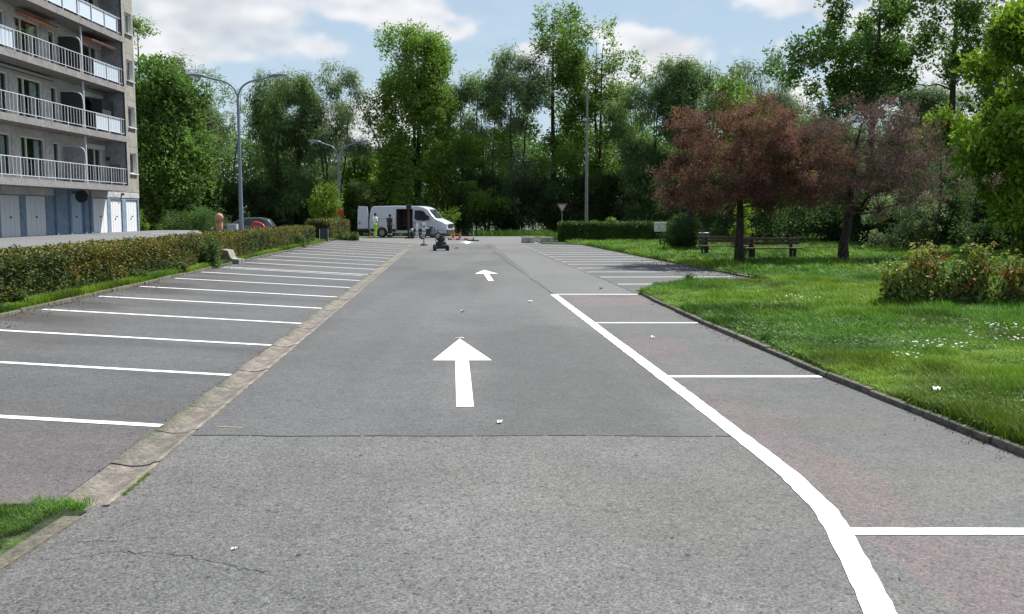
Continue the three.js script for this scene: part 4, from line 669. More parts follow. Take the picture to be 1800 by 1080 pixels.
// weeds against the hedge and the rose bed on the lawn
function weed(name, label, category, x, y, d, h, w, n, kind, scale, tint, seed, group, per = 4) {
  const T = thing(name, label, category, [x, y, -d], 0, group), r = rng(seed), stems = [], spots = [];
  for (let i = 0; i < n; i++) {
    const a = V((r() + r() - 1) * w * 0.5, 0, (r() + r() - 1) * w * 0.3), H = h * (0.55 + 0.45 * r()), b = a.clone().add(V((r() - 0.5) * 0.3 * h, H, (r() - 0.5) * 0.3 * h)), m = a.clone().lerp(b, 0.5).add(V((r() - 0.5) * 0.08, 0, (r() - 0.5) * 0.08));
    stems.push(taper([a, m, b], [0.006, 0.005, 0.002], 4));
    const nn = Math.round(H / h * per * 4); for (let k = 0; k <= nn; k++) { const t = k / nn, p = t < 0.5 ? a.clone().lerp(m, t * 2) : m.clone().lerp(b, t * 2 - 1), c = tint(r(), t), f = 0.7 + 0.6 * r(); spots.push([p.x + (r() - 0.5) * scale, Math.max(0.03, p.y), p.z + (r() - 0.5) * scale, scale * (0.6 + 0.7 * r()), c[0] * f, c[1] * f, c[2] * f, 0.8]); }
  }
  part('stems', stems, BARK.dark, T); instanced('leaves', CLUMP[kind], LEAF.gloss, spots, T); return T;
}
const weedTint = (k) => [mix(0.07, 0.12, k), mix(0.13, 0.2, k), 0.025];
const vy = leftY(KERBL) + 0.05;
weed('nettle_clump', 'tall pale weeds growing up the long hedge beside the concrete seat block', 'weeds', -8.68, vy, 26.3, 0.8, 1.1, 26, 'rose', 0.085, weedTint, 601);
weed('nettle_clump', 'low weeds spilling over the verge left of the tall weeds', 'weeds', -8.5, vy, 23.4, 0.28, 0.9, 16, 'rose', 0.07, weedTint, 602);
weed('nettle_clump', 'weeds at the foot of the near end of the long hedge', 'weeds', -7.85, vy, 14.9, 0.3, 0.6, 7, 'rose', 0.055, weedTint, 603);
weed('nettle_clump', 'single weed standing in the verge under a dark part of the hedge', 'weeds', -8.02, vy, 17.2, 0.28, 0.4, 5, 'rose', 0.055, weedTint, 604);
weed('nettle_clump', 'weeds by the kerb halfway along the long hedge', 'weeds', -8.22, vy, 20.5, 0.26, 0.7, 7, 'rose', 0.06, weedTint, 605);
weed('nettle_clump', 'weeds at the far end of the long hedge', 'weeds', -9.75, vy, 42, 0.6, 1.2, 22, 'rose', 0.10, weedTint, 606);
weed('nettle_clump', 'weeds at the foot of the short hedge left of the van', 'weeds', -10.9, 0.05, 60.5, 0.5, 2.4, 30, 'rose', 0.14, weedTint, 607);
weed('dock_plant', 'tuft of tall weed at the edge of the lawn by the first far parking line', 'weeds', 4.3, 0.05, 22.7, 0.26, 0.22, 10, 'rose', 0.05, weedTint, 608);
weed('sprout', 'bright tuft growing out of the top of the right hedge', 'shoot', 6.0, 0.98, 56.9, 0.5, 0.5, 14, 'rose', 0.12, tints.bright, 609);
const roseTint = (red) => (k, t) => t > 0.62 && k < red * 0.7 ? [0.30, 0.10, 0.035] : t > 0.5 && k < red + 0.15 ? [0.24, 0.17, 0.03] : k > 0.5 ? [0.21, 0.26, 0.04] : [0.11, 0.16, 0.04];
const roses = 'rose bushes in the bed on the lawn';
[[6.98, 17.0, 0.86, 0.5, 0.05, 12, 'leftmost low rose bush of the bed'], [7.55, 17.15, 1.22, 0.62, 0.3, 15, 'tall rose bush with red young shoots'], [8.1, 17.05, 0.9, 0.62, 0.05, 15, 'low rose bush right of the red-tipped tall one'], [8.62, 17.2, 1.16, 0.66, 0.04, 16, 'tall green rose bush in the middle of the bed'], [9.2, 16.9, 0.98, 0.66, 0.15, 16, 'rose bush with a few reddish shoots, second from the right edge'], [9.8, 17.0, 1.05, 0.7, 0.3, 16, 'rose bush with coppery leaves at the right edge']].forEach(([x, d, h, w, red, n, l], i) => weed('rose_bush', l, 'bush', x, 0.07, d, h, w * 1.25, n, 'rose', 0.125, roseTint(red), 620 + i, roses, 2.4));

// dead leaves, twigs and grit gathered along the kerbs
{
  const r = rng(701), bits = [];
  const add = (p, y, s) => { const k = r(), f = 0.6 + 0.8 * r(); bits.push([p.x, y, p.z, s, (k < 0.7 ? 0.07 : 0.16) * f, (k < 0.7 ? 0.05 : 0.13) * f, (k < 0.7 ? 0.032 : 0.08) * f, 0.7]); };
  for (let i = 0; i < 1300; i++) { const d = 3.5 + r() * 17, p = P(kerbT(d) - 0.005 - Math.pow(r(), 4) * 0.22, d); if (noise(d * 1.1, 31) > 0.35) add(p, 0.004, 0.006 + 0.007 * r()); }
  for (let i = 0; i < 1800; i++) { const d = 11 + Math.pow(r(), 1.2) * 38, t = KERBL + 0.01 + Math.pow(r(), 3.5) * 0.6; if (noise(d * 0.8, 41) > 0.3) add(P(t, d), leftY(t) + 0.004, 0.009 + 0.011 * r()); }
  for (let i = 0; i < 240; i++) { const d = 5.5 + r() * 30, t = -2.42 - Math.pow(r(), 4) * 0.2; add(P(t, d), leftY(t) + 0.004, 0.005 + 0.006 * r()); }
  for (let i = 0; i < 90; i++) { const d = 4 + r() * 24, t = -2 + r() * 5.8; add(P(t, d), 0.004, 0.004 + 0.006 * r()); }
  for (let i = 0; i < 500; i++) { const d = 23 + r() * 12, t = lawnEdge(d) - Math.pow(r(), 1.6) * 1.6; add(P(t, d), 0.004, 0.014 + 0.02 * r()); }
  tag(instanced('leaf_litter', leafClump(3, 1.5, 0.8, 55, 0, 0.12), std({ roughness: 0.95, side: THREE.DoubleSide }), bits, scene), 'dead leaves and grit scattered along the kerbs and on the asphalt', 'leaf litter');
}

// ---------------------------------------------------------------- street furniture
const steel = flat(0.20, 0.24, 0.29, 0.5, 0.3), darkSteel = flat(0.03, 0.03, 0.035, 0.6, 0.2), black = flat(0.012, 0.012, 0.014, 0.6), rubber = flat(0.02, 0.02, 0.02, 0.85), greyPlastic = flat(0.24, 0.25, 0.27, 0.6), whitePaint = flat(0.74, 0.75, 0.76, 0.45), redPlastic = flat(0.55, 0.035, 0.03, 0.5), orange = flat(0.5, 0.09, 0.05, 0.7);
const glassDark = new THREE.MeshPhysicalMaterial({ color: lin(0.35, 0.4, 0.42), roughness: 0.04, transmission: 0.85, thickness: 0, ior: 1.6 });
function streetLamp(label, x, d, h, turn, k = 1) {
  const T = thing('street_lamp', label, 'street lamp', [x, 0, -d], turn, 'double-armed street lamps');
  part('pole', merge([new THREE.CylinderGeometry(0.075, 0.125, h - 1.25, 14).translate(0, (h - 1.25) / 2 - 0.05, 0), cyl(0.15, 0.15, 0.5, 0, -0.05, 0, 14)]), steel, T);
  for (const s of [-1, 1]) {
    part('arm', tube([V(0, h - 1.32, 0), V(s * 0.06, h - 1.05, 0), V(s * 0.22, h - 0.72, 0), V(s * 0.62 * k, h - 0.42, 0), V(s * 1.35 * k, h - 0.22, 0), V(s * 2.0 * k, h - 0.06, 0)], 0.058, 8, 28), steel, T);
    const hd = part('lamp_head', new THREE.SphereGeometry(1, 18, 10).scale(0.52, 0.12, 0.16).translate(0.42, 0, 0), steel, T);
    hd.position.set(s * 1.9 * k, h - 0.04, 0); hd.rotation.set(0, s < 0 ? Math.PI : 0, 0); hd.rotateZ(0.08);
    part('lamp_glass', new THREE.SphereGeometry(1, 16, 6, 0, 6.283, Math.PI / 2, Math.PI / 2).scale(0.3, 0.10, 0.12).translate(0.56, -0.055, 0), flat(0.55, 0.57, 0.58, 0.25), hd);
  }
  return T;
}
streetLamp('tall grey double-armed street lamp standing nearer, behind the long hedge', -15.8, 55, 9.65, 0);
streetLamp('smaller-looking double-armed street lamp far off, left of the van', -13.9, 76, 7.45, 0.1, 0.75);
{ // bare pole behind the right hedge
  const T = thing('utility_pole', 'tall slim bare grey pole behind the right hedge', 'pole', [5.2, 0, -66]);
  part('shaft', new THREE.CylinderGeometry(0.065, 0.12, 10.3, 12, 6).translate(0, 5.1, 0), flat(0.19, 0.18, 0.165, 0.85), T); part('cap', cyl(0.075, 0.06, 0.08, 0, 10.25, 0), darkSteel, T);
}
{ // give-way sign
  const T = thing('give_way_sign', 'red-edged white triangular sign, point down, on a thin pole', 'sign', [3.66, 0, -69]);
  part('pole', cyl(0.035, 0.035, 2.46, 0, -0.05, 0), flat(0.25, 0.25, 0.25, 0.6, 0.3), T);
  const tri = (s) => [[-0.40 * s, 0.23 * s], [0.40 * s, 0.23 * s], [0, -0.46 * s]];
  const pl = part('sign_plate', extrude(tri(1), 0.02, 0.02).translate(0, 2.2, 0.04), flat(0.22, 0.05, 0.045, 0.5), T);
  part('sign_face', extrude(tri(0.66), 0.004).translate(0, 2.2, 0.085), flat(0.42, 0.40, 0.38, 0.5), pl);
}
{ // notice board on the lawn
  const T = thing('notice_sign', 'small white notice board on a dark post in the lawn', 'sign', [7.26, 0.05, -46.1]);
  part('post', bx(0.07, 0.9, 0.06, 0.02, 0.38, -0.04), darkSteel, T);
  const c = document.createElement('canvas'); c.width = 256; c.height = 200; const k = c.getContext('2d'); k.fillStyle = '#c9cec6'; k.fillRect(0, 0, 256, 200); k.fillStyle = '#8f968f'; k.fillRect(20, 24, 216, 12); k.fillRect(36, 48, 184, 9); k.fillRect(60, 66, 130, 8); k.fillStyle = '#2c332f'; k.beginPath(); k.ellipse(108, 114, 20, 16, 0, 0, 7); k.fill(); k.fillRect(88, 122, 40, 10); k.fillStyle = '#4d544e'; for (let i = 0; i < 7; i++) k.fillRect(24 + i * 30, 160, 22, 14);
  const t = new THREE.CanvasTexture(c); t.colorSpace = THREE.SRGBColorSpace;
  const b = part('board', rb(0.60, 0.46, 0.025, 0, 1.03, 0, 0.012), flat(0.55, 0.58, 0.54, 0.5), T);
  part('printed_face', new THREE.PlaneGeometry(0.57, 0.43).translate(0, 1.03, 0.0155), std({ map: t, roughness: 0.5 }), b);
}
{ // concrete blocks
  const prof = [[-0.40, 0], [0.40, 0], [0.36, 0.34], [-0.36, 0.34]];
  for (const [x, l, tr] of [[0.95, 'left of two pale concrete blocks at the end of the parking court', 0.04], [2.1, 'right of two pale concrete blocks, beside the low hedge', -0.06]]) { const T = thing('concrete_block', l, 'block', [x, 0, -55.9], tr, 'concrete blocks closing the parking court'); part('block', boxUV(extrude(prof, 0.36, 0.02).translate(0, 0, -0.18)), std({ map: concreteTex, color: lin(1, 1, 0.97), roughness: 0.9 }), T); part('lifting_slot', bx(0.3, 0.06, 0.02, 0, 0.032, 0.205), flat(0.05, 0.05, 0.05), T); }
  const S = thing('concrete_seat_block', 'weathered seat-shaped concrete block at the kerb in front of the long hedge', 'block', [-8.56, 0.21, -28.7], -0.1);
  part('block', boxUV(extrude([[-0.30, 0], [0.30, 0], [0.31, 0.15], [0.10, 0.16], [0.05, 0.2], [-0.04, 0.42], [-0.28, 0.45]], 0.42, 0.015).translate(0, 0, -0.2)), std({ map: concreteTex, color: lin(0.6, 0.58, 0.52), roughness: 0.95, bumpMap: concreteTex, bumpScale: 0.006 }), S);
}
// wooden benches: plank seat and back on timber frames
function bench(label, x, d, turn, L) {
  const T = thing('park_bench', label, 'bench', [x, 0.06, -d], turn, 'park benches under the plum trees'), w = std({ map: barkTex, color: lin(0.34, 0.30, 0.25), roughness: 0.9 });
  for (const y of [0.60, 0.74]) part('back_plank', rb(L, 0.10, 0.035, 0, y, -0.20, 0.01), w, T);
  for (const z of [-0.1, 0.03, 0.16]) part('seat_plank', rb(L, 0.04, 0.11, 0, 0.42, z, 0.01), w, T);
  for (const s of [-1, 1]) part('leg_frame', merge([bx(0.10, 0.86, 0.08, s * L * 0.36, 0.38, -0.25, -0.06), bx(0.10, 0.44, 0.08, s * L * 0.36, 0.18, 0.16), bx(0.10, 0.07, 0.46, s * L * 0.36, 0.365, -0.02)]), BARK.dark, T);
}
bench('weathered wooden bench in plain view right of the reddish plum trunk', 9.52, 34.3, 0.04, 2.1);
bench('dark wooden bench half hidden behind the reddish plum trunk', 8.35, 36.8, -0.05, 2.0);
{ const T = thing('litter_bin', 'grey litter bin on the lawn left of the benches', 'bin', [7.62, 0.05, -37.4]); part('bin_body', new THREE.LatheGeometry([[0, 0.3], [0.16, 0.3], [0.2, 0.92], [0.18, 0.92], [0.15, 0.34], [0, 0.34]].map(([a, b]) => new THREE.Vector2(a, b)), 20), flat(0.09, 0.095, 0.10, 0.6, 0.2), T); part('rim', new THREE.TorusGeometry(0.195, 0.018, 8, 24).rotateX(Math.PI / 2).translate(0, 0.92, 0), flat(0.35, 0.36, 0.37, 0.4, 0.4), T); part('post', cyl(0.04, 0.04, 1.1, 0, -0.05, -0.2), darkSteel, T); }
// things behind the long hedge
{
  const T = thing('marker_post', 'faded orange round-headed marker post behind the long hedge', 'post', [-17.4, 0, -56]);
  part('shaft', new THREE.LatheGeometry([[0, -0.03], [0.14, -0.03], [0.13, 0.7], [0.19, 0.78], [0.2, 1.18], [0.1, 1.26], [0.09, 1.3]].map(([a, b]) => new THREE.Vector2(a, b)), 20), flat(0.40, 0.20, 0.13, 0.8), T);
  part('head', merge([new THREE.SphereGeometry(0.24, 20, 14).scale(1, 1.02, 0.8).translate(0, 1.5, 0), cyl(0.03, 0.02, 0.1, 0, 1.73, 0)]), flat(0.40, 0.23, 0.16, 0.8), T);
  part('collar', new THREE.TorusGeometry(0.19, 0.025, 8, 20).rotateX(Math.PI / 2).translate(0, 1.2, 0), flat(0.25, 0.06, 0.04, 0.8), T);
  const C = thing('utility_cabinet', 'small grey utility cabinet beside the foot of the near street lamp', 'cabinet', [-15.9, 0, -53.6]);
  part('cabinet', rb(0.56, 1.16, 0.32, 0, 0.56, 0, 0.02), flat(0.30, 0.32, 0.34, 0.6), C); part('door_edge', bx(0.05, 1.06, 0.02, 0.25, 0.56, 0.168), flat(0.62, 0.63, 0.63, 0.6), C);
  const R = thing('road_barrier', 'red plastic road barrier behind the long hedge', 'barrier', [-14.55, 0, -54], -0.5);
  part('barrier_frame', merge([tube([V(-0.45, 0.0, 0), V(-0.46, 0.9, 0), V(-0.36, 1.2, 0), V(0.1, 1.18, 0), V(0.4, 1.04, 0), V(0.46, 0.86, 0), V(0.45, 0, 0)], 0.055, 8, 40), rb(0.86, 0.1, 0.06, 0, 0.78, 0), rb(0.86, 0.1, 0.06, 0, 0.4, 0), ...[-0.2, 0.05, 0.28].map((x) => rb(0.06, 0.62, 0.05, x, 0.8, 0))]), redPlastic, R);
  for (const s of [-0.4, 0.4]) part('foot', rb(0.1, 0.08, 0.5, s, 0.02, 0), rubber, R);
  const A = thing('folding_sign', 'small dark folding board standing in the gap between the two left hedges', 'sign', [-10.0, 0.28, -50.0], 0.2);
  part('board', merge([bx(0.42, 0.66, 0.03, 0, 0.32, 0.09, -0.16), bx(0.42, 0.66, 0.03, 0, 0.32, -0.09, 0.16)]), darkSteel, A); part('edge', merge([bx(0.02, 0.66, 0.05, -0.22, 0.32, 0.09, -0.16), bx(0.02, 0.66, 0.05, 0.22, 0.32, 0.09, -0.16)]), whitePaint, A);
  const O = thing('orange_panel', 'orange panel at the foot of the far street lamp', 'sign', [-13.6, 0, -74.5]); part('panel', rb(0.6, 0.7, 0.05, 0, 1.85, 0), flat(0.5, 0.08, 0.03, 0.7), O); part('post', cyl(0.04, 0.04, 1.9, 0, -0.1, -0.05), darkSteel, O);
}
function wheel(parent, x, y, z, r, w, name = 'wheel') { // tyre and rim, axle along z
  const W = part(name, new THREE.LatheGeometry([[r * 0.62, -w / 2], [r * 0.9, -w / 2], [r, -w * 0.34], [r, w * 0.34], [r * 0.9, w / 2], [r * 0.62, w / 2]].map(([a, b]) => new THREE.Vector2(a, b)), 26).rotateX(Math.PI / 2), rubber, parent);
  W.position.set(x, y, z);
  part('rim', merge([new THREE.CylinderGeometry(r * 0.63, r * 0.63, w * 0.7, 22).rotateX(Math.PI / 2), ...[0, 1, 2, 3, 4].map((k) => bx(r * 0.5, r * 0.14, 0.02, r * 0.33, 0, w * 0.36).rotateZ(k * 1.2566))]), flat(0.32, 0.33, 0.34, 0.4, 0.5), W); return W;
}
const evaluator = new Evaluator(); evaluator.useGroups = false;
function cut(geo, cutters) { let b = new Brush(geo); b.updateMatrixWorld(); for (const c of cutters) { const k = new Brush(c); k.updateMatrixWorld(); b = evaluator.evaluate(b, k, SUBTRACTION); } return b.geometry; }
const only = (g) => { g = g.index ? g : mergeVertices(g); for (const k of Object.keys(g.attributes)) if (!['position', 'normal', 'uv'].includes(k)) g.deleteAttribute(k); g.clearGroups(); return g; };
{ // panel van
  const T = thing('panel_van', 'white panel van with its side door slid open and a rear door swung out', 'van', [-10.4, 0, -68.5], -0.26);
  const paint = new THREE.MeshPhysicalMaterial({ color: lin(0.5, 0.52, 0.56), roughness: 0.35, clearcoat: 0.5, clearcoatRoughness: 0.15 });
  const prof = [[0.02, 0.36], [0.0, 0.9], [0.03, 1.6], [0.12, 2.12], [0.3, 2.25], [2.0, 2.28], [3.7, 2.26], [4.15, 2.18], [4.5, 2.02], [5.06, 1.36], [5.62, 1.13], [5.84, 0.96], [5.92, 0.72], [5.92, 0.42], [5.8, 0.3], [0.1, 0.3]];
  let g = only(extrude(prof, 1.86, 0.06, 3).translate(0, 0, -1.93)); // right side faces +z at z = 0
  { const p = g.attributes.position; for (let i = 0; i < p.count; i++) { const x = p.getX(i), y = p.getY(i), z = p.getZ(i) + 1.0, k = 1 - 0.10 * smooth(1.0, 2.3, y) - 0.16 * smooth(4.6, 5.95, x); p.setZ(i, z * k - 1.0); } g.computeVertexNormals(); }
  g = cut(g, [only(new THREE.BoxGeometry(1.28, 1.55, 1.5).translate(2.72, 1.28, -0.5)), only(new THREE.CylinderGeometry(0.43, 0.43, 0.5, 24).rotateX(Math.PI / 2).translate(0.98, 0.34, 0.0)), only(new THREE.CylinderGeometry(0.43, 0.43, 0.5, 24).rotateX(Math.PI / 2).translate(4.85, 0.34, -0.1))]);
  const body = part('body', toCreasedNormals(g, 0.6), paint, T);
  part('load_lining', merge([bx(1.26, 1.53, 0.02, 2.72, 1.28, -1.23), bx(0.02, 1.53, 1.1, 2.095, 1.28, -0.68), bx(0.02, 1.53, 1.1, 3.345, 1.28, -0.68), bx(1.26, 0.02, 1.1, 2.72, 0.52, -0.68), bx(1.26, 0.02, 1.1, 2.72, 2.04, -0.68)]), flat(0.055, 0.04, 0.032, 0.9), T);
  part('shelf', merge([bx(1.2, 0.03, 0.3, 2.72, 1.25, -1.05), bx(1.2, 0.03, 0.3, 2.72, 0.85, -1.05)]), flat(0.16, 0.09, 0.05, 0.9), T);
  // glazing follows the body: side window, windscreen
  const sideZ = (x, y) => (1.0) * (1 - 0.10 * smooth(1.0, 2.3, y) - 0.16 * smooth(4.6, 5.95, x)) - 1.0 + 0.0;
  const panel = (pts, off, th) => { const gg = extrude(pts, th); const p = gg.attributes.position; for (let i = 0; i < p.count; i++) p.setZ(i, sideZ(p.getX(i), p.getY(i)) + off + p.getZ(i) - 0.066); gg.computeVertexNormals(); return gg; };
  const winM = flat(0.012, 0.015, 0.02, 0.08);
  part('side_window', panel([[3.52, 1.34], [3.52, 1.95], [4.05, 1.95], [4.22, 1.86], [4.62, 1.4], [4.3, 1.22], [3.75, 1.24]], 0.062, 0.012), winM, T);
  part('cab_door_line', panel([[3.40, 0.5], [3.40, 2.02], [3.42, 2.02], [3.42, 0.5]], 0.062, 0.008), flat(0.15, 0.15, 0.16), T);
  part('door_handle', panel([[3.50, 1.03], [3.50, 1.08], [3.72, 1.08], [3.72, 1.03]], 0.064, 0.03), black, T);
  part('sill_moulding', panel([[0.1, 0.42], [0.1, 0.62], [0.5, 0.62], [0.5, 0.42]], 0.062, 0.02), black, T); part('sill_moulding', panel([[1.5, 0.42], [1.5, 0.62], [2.06, 0.62], [2.06, 0.42]], 0.062, 0.02), black, T); part('sill_moulding', panel([[3.4, 0.42], [3.4, 0.62], [4.35, 0.62], [4.35, 0.42]], 0.062, 0.02), black, T);
  part('sliding_rail', panel([[0.5, 1.32], [0.5, 1.36], [2.05, 1.36], [2.05, 1.32]], 0.062, 0.02), flat(0.4, 0.42, 0.44), T);
  { const n = V(Math.sin(0.87), Math.cos(0.87) * 1, 0); const w = bx(0.82, 0.02, 1.42).rotateZ(-0.866).translate(4.795, 1.705, -1.0); part('windscreen', w, new THREE.MeshPhysicalMaterial({ color: lin(0.03, 0.045, 0.05), roughness: 0.06, clearcoat: 1 }), T); }
  part('wiper', bar(V(5.06, 1.42, -0.5), V(4.86, 1.66, -1.1), 0.014), black, T);
  part('grille', rb(0.05, 0.26, 1.1, 5.935, 0.86, -1.0, 0.02), black, T); part('bumper', rb(0.1, 0.24, 1.66, 5.92, 0.46, -1.0, 0.04), flat(0.03, 0.03, 0.033, 0.7), T);
  for (const z of [-0.33, -1.67]) part('headlight', new THREE.SphereGeometry(1, 14, 10).scale(0.20, 0.17, 0.14).translate(5.72, 0.92, z), new THREE.MeshPhysicalMaterial({ color: lin(0.5, 0.52, 0.53), roughness: 0.1, clearcoat: 1 }), T);
  const mir = part('mirror', rb(0.14, 0.36, 0.2, 4.62, 1.42, 0.16, 0.05), black, T); part('mirror_glass', bx(0.01, 0.28, 0.15, 4.545, 1.42, 0.16), flat(0.5, 0.52, 0.55, 0.1, 0.9), mir);
  part('tail_light', rb(0.04, 0.5, 0.1, -0.01, 0.98, -0.14, 0.02), flat(0.5, 0.03, 0.02, 0.3), T);
  for (const [x, z] of [[0.98, -0.14], [4.85, -0.2], [0.98, -1.86], [4.85, -1.8]]) wheel(T, x, 0.34, z, 0.34, 0.22);
  const dr = part('rear_door', extrude([[-0.86, 0.5], [-0.06, 0.5], [-0.05, 1.6], [-0.1, 2.2], [-0.76, 2.24], [-0.82, 2.0], [-0.86, 1.2]], 0.05, 0.02).translate(-0.02, 0.02, -0.09), paint, T); dr.rotation.y = 0.1; part('latch', merge([bx(0.14, 0.05, 0.03, -0.72, 1.0, 0.0), bx(0.14, 0.04, 0.03, -0.72, 1.1, 0.0)]), black, dr); part('lower_moulding', bx(0.76, 0.1, 0.02, -0.47, 0.58, 0.0), black, dr);
}
{ // dark parked car, nose to the left
  const T = thing('parked_car', 'dark parked car seen over the long hedge beside the street lamp', 'car', [-15.6, 0, -62], Math.PI + 0.12);
  const prof = [[0.0, 0.45], [0.05, 0.95], [0.35, 1.36], [0.9, 1.48], [2.0, 1.46], [2.75, 1.02], [3.75, 0.85], [4.05, 0.62], [4.05, 0.3], [0.1, 0.28]];
  let g = only(extrude(prof, 1.6, 0.06, 3).translate(0, 0, -0.8)); { const p = g.attributes.position; for (let i = 0; i < p.count; i++) { const y = p.getY(i); p.setZ(i, p.getZ(i) * (1 - 0.2 * smooth(0.9, 1.5, y))); } g.computeVertexNormals(); }
  part('body', toCreasedNormals(g, 0.6), new THREE.MeshPhysicalMaterial({ color: lin(0.07, 0.075, 0.08), roughness: 0.35, metalness: 0.3, clearcoat: 0.6 }), T);
  const cw = (pts, z, f) => { const gg = extrude(pts, 0.012); const p = gg.attributes.position; for (let i = 0; i < p.count; i++) p.setZ(i, f * (0.866 * (1 - 0.2 * smooth(0.9, 1.5, p.getY(i))) + p.getZ(i) - 0.006)); gg.computeVertexNormals(); return gg; };
  for (const f of [-1, 1]) { part('side_window', cw([[0.5, 0.98], [0.62, 1.33], [1.35, 1.38], [1.35, 0.98]], 0, f), flat(0.012, 0.014, 0.018, 0.08), T); part('side_window', cw([[1.42, 0.98], [1.42, 1.38], [1.92, 1.36], [2.5, 1.02]], 0, f), flat(0.012, 0.014, 0.018, 0.08), T); part('headlight', new THREE.SphereGeometry(0.13, 12, 8).translate(3.86, 0.68, f * 0.6), flat(0.5, 0.5, 0.5, 0.15), T); }
  part('windscreen', bx(0.82, 0.015, 1.2).rotateZ(-0.53).translate(2.42, 1.255, 0), flat(0.02, 0.025, 0.03, 0.06), T);
  for (const [x, z] of [[0.75, -0.76], [0.75, 0.76], [3.25, -0.76], [3.25, 0.76]]) wheel(T, x, 0.3, z, 0.3, 0.19);
}
// ---------------------------------------------------------------- road workers and their gear
function surface(fn, lo, hi, n) { // mesh of fn = 0 between two corners
  const mc = new MarchingCubes(n, M.tar, false, false, 90000); mc.isolation = 0; const h = n / 2, P3 = V(0, 0, 0);
  for (let z = 0; z < n; z++) for (let y = 0; y < n; y++) for (let x = 0; x < n; x++) { P3.set(mix(lo.x, hi.x, (x - h) / h / 2 + 0.5), mix(lo.y, hi.y, (y - h) / h / 2 + 0.5), mix(lo.z, hi.z, (z - h) / h / 2 + 0.5)); mc.field[x + y * n + z * n * n] = -fn(P3); }
  mc.update(); const g = new THREE.BufferGeometry(), p = new Float32Array(mc.positionArray.slice(0, mc.count * 3));
  for (let i = 0; i < p.length; i += 3) { p[i] = mix(lo.x, hi.x, p[i] / 2 + 0.5); p[i + 1] = mix(lo.y, hi.y, p[i + 1] / 2 + 0.5); p[i + 2] = mix(lo.z, hi.z, p[i + 2] / 2 + 0.5); }
  g.setAttribute('position', new THREE.BufferAttribute(p, 3)); const m = mergeVertices(g, 1e-4); m.computeVertexNormals(); m.setAttribute('uv', new THREE.BufferAttribute(new Float32Array(m.attributes.position.count * 2), 2)); return m;
}
const capsule = (a, b, ra, rb2) => { const ab = b.clone().sub(a), L = ab.lengthSq() || 1e-9; return (p) => { const t = clamp(((p.x - a.x) * ab.x + (p.y - a.y) * ab.y + (p.z - a.z) * ab.z) / L); return Math.hypot(p.x - a.x - ab.x * t, p.y - a.y - ab.y * t, p.z - a.z - ab.z * t) - mix(ra, rb2, t); }; };
const blend = (list, k) => (p) => { let d = 1e3; for (const f of list) { const e = f(p), h = clamp(0.5 + 0.5 * (d - e) / k); d = mix(d, e, h) - k * h * (1 - h); } return d; };
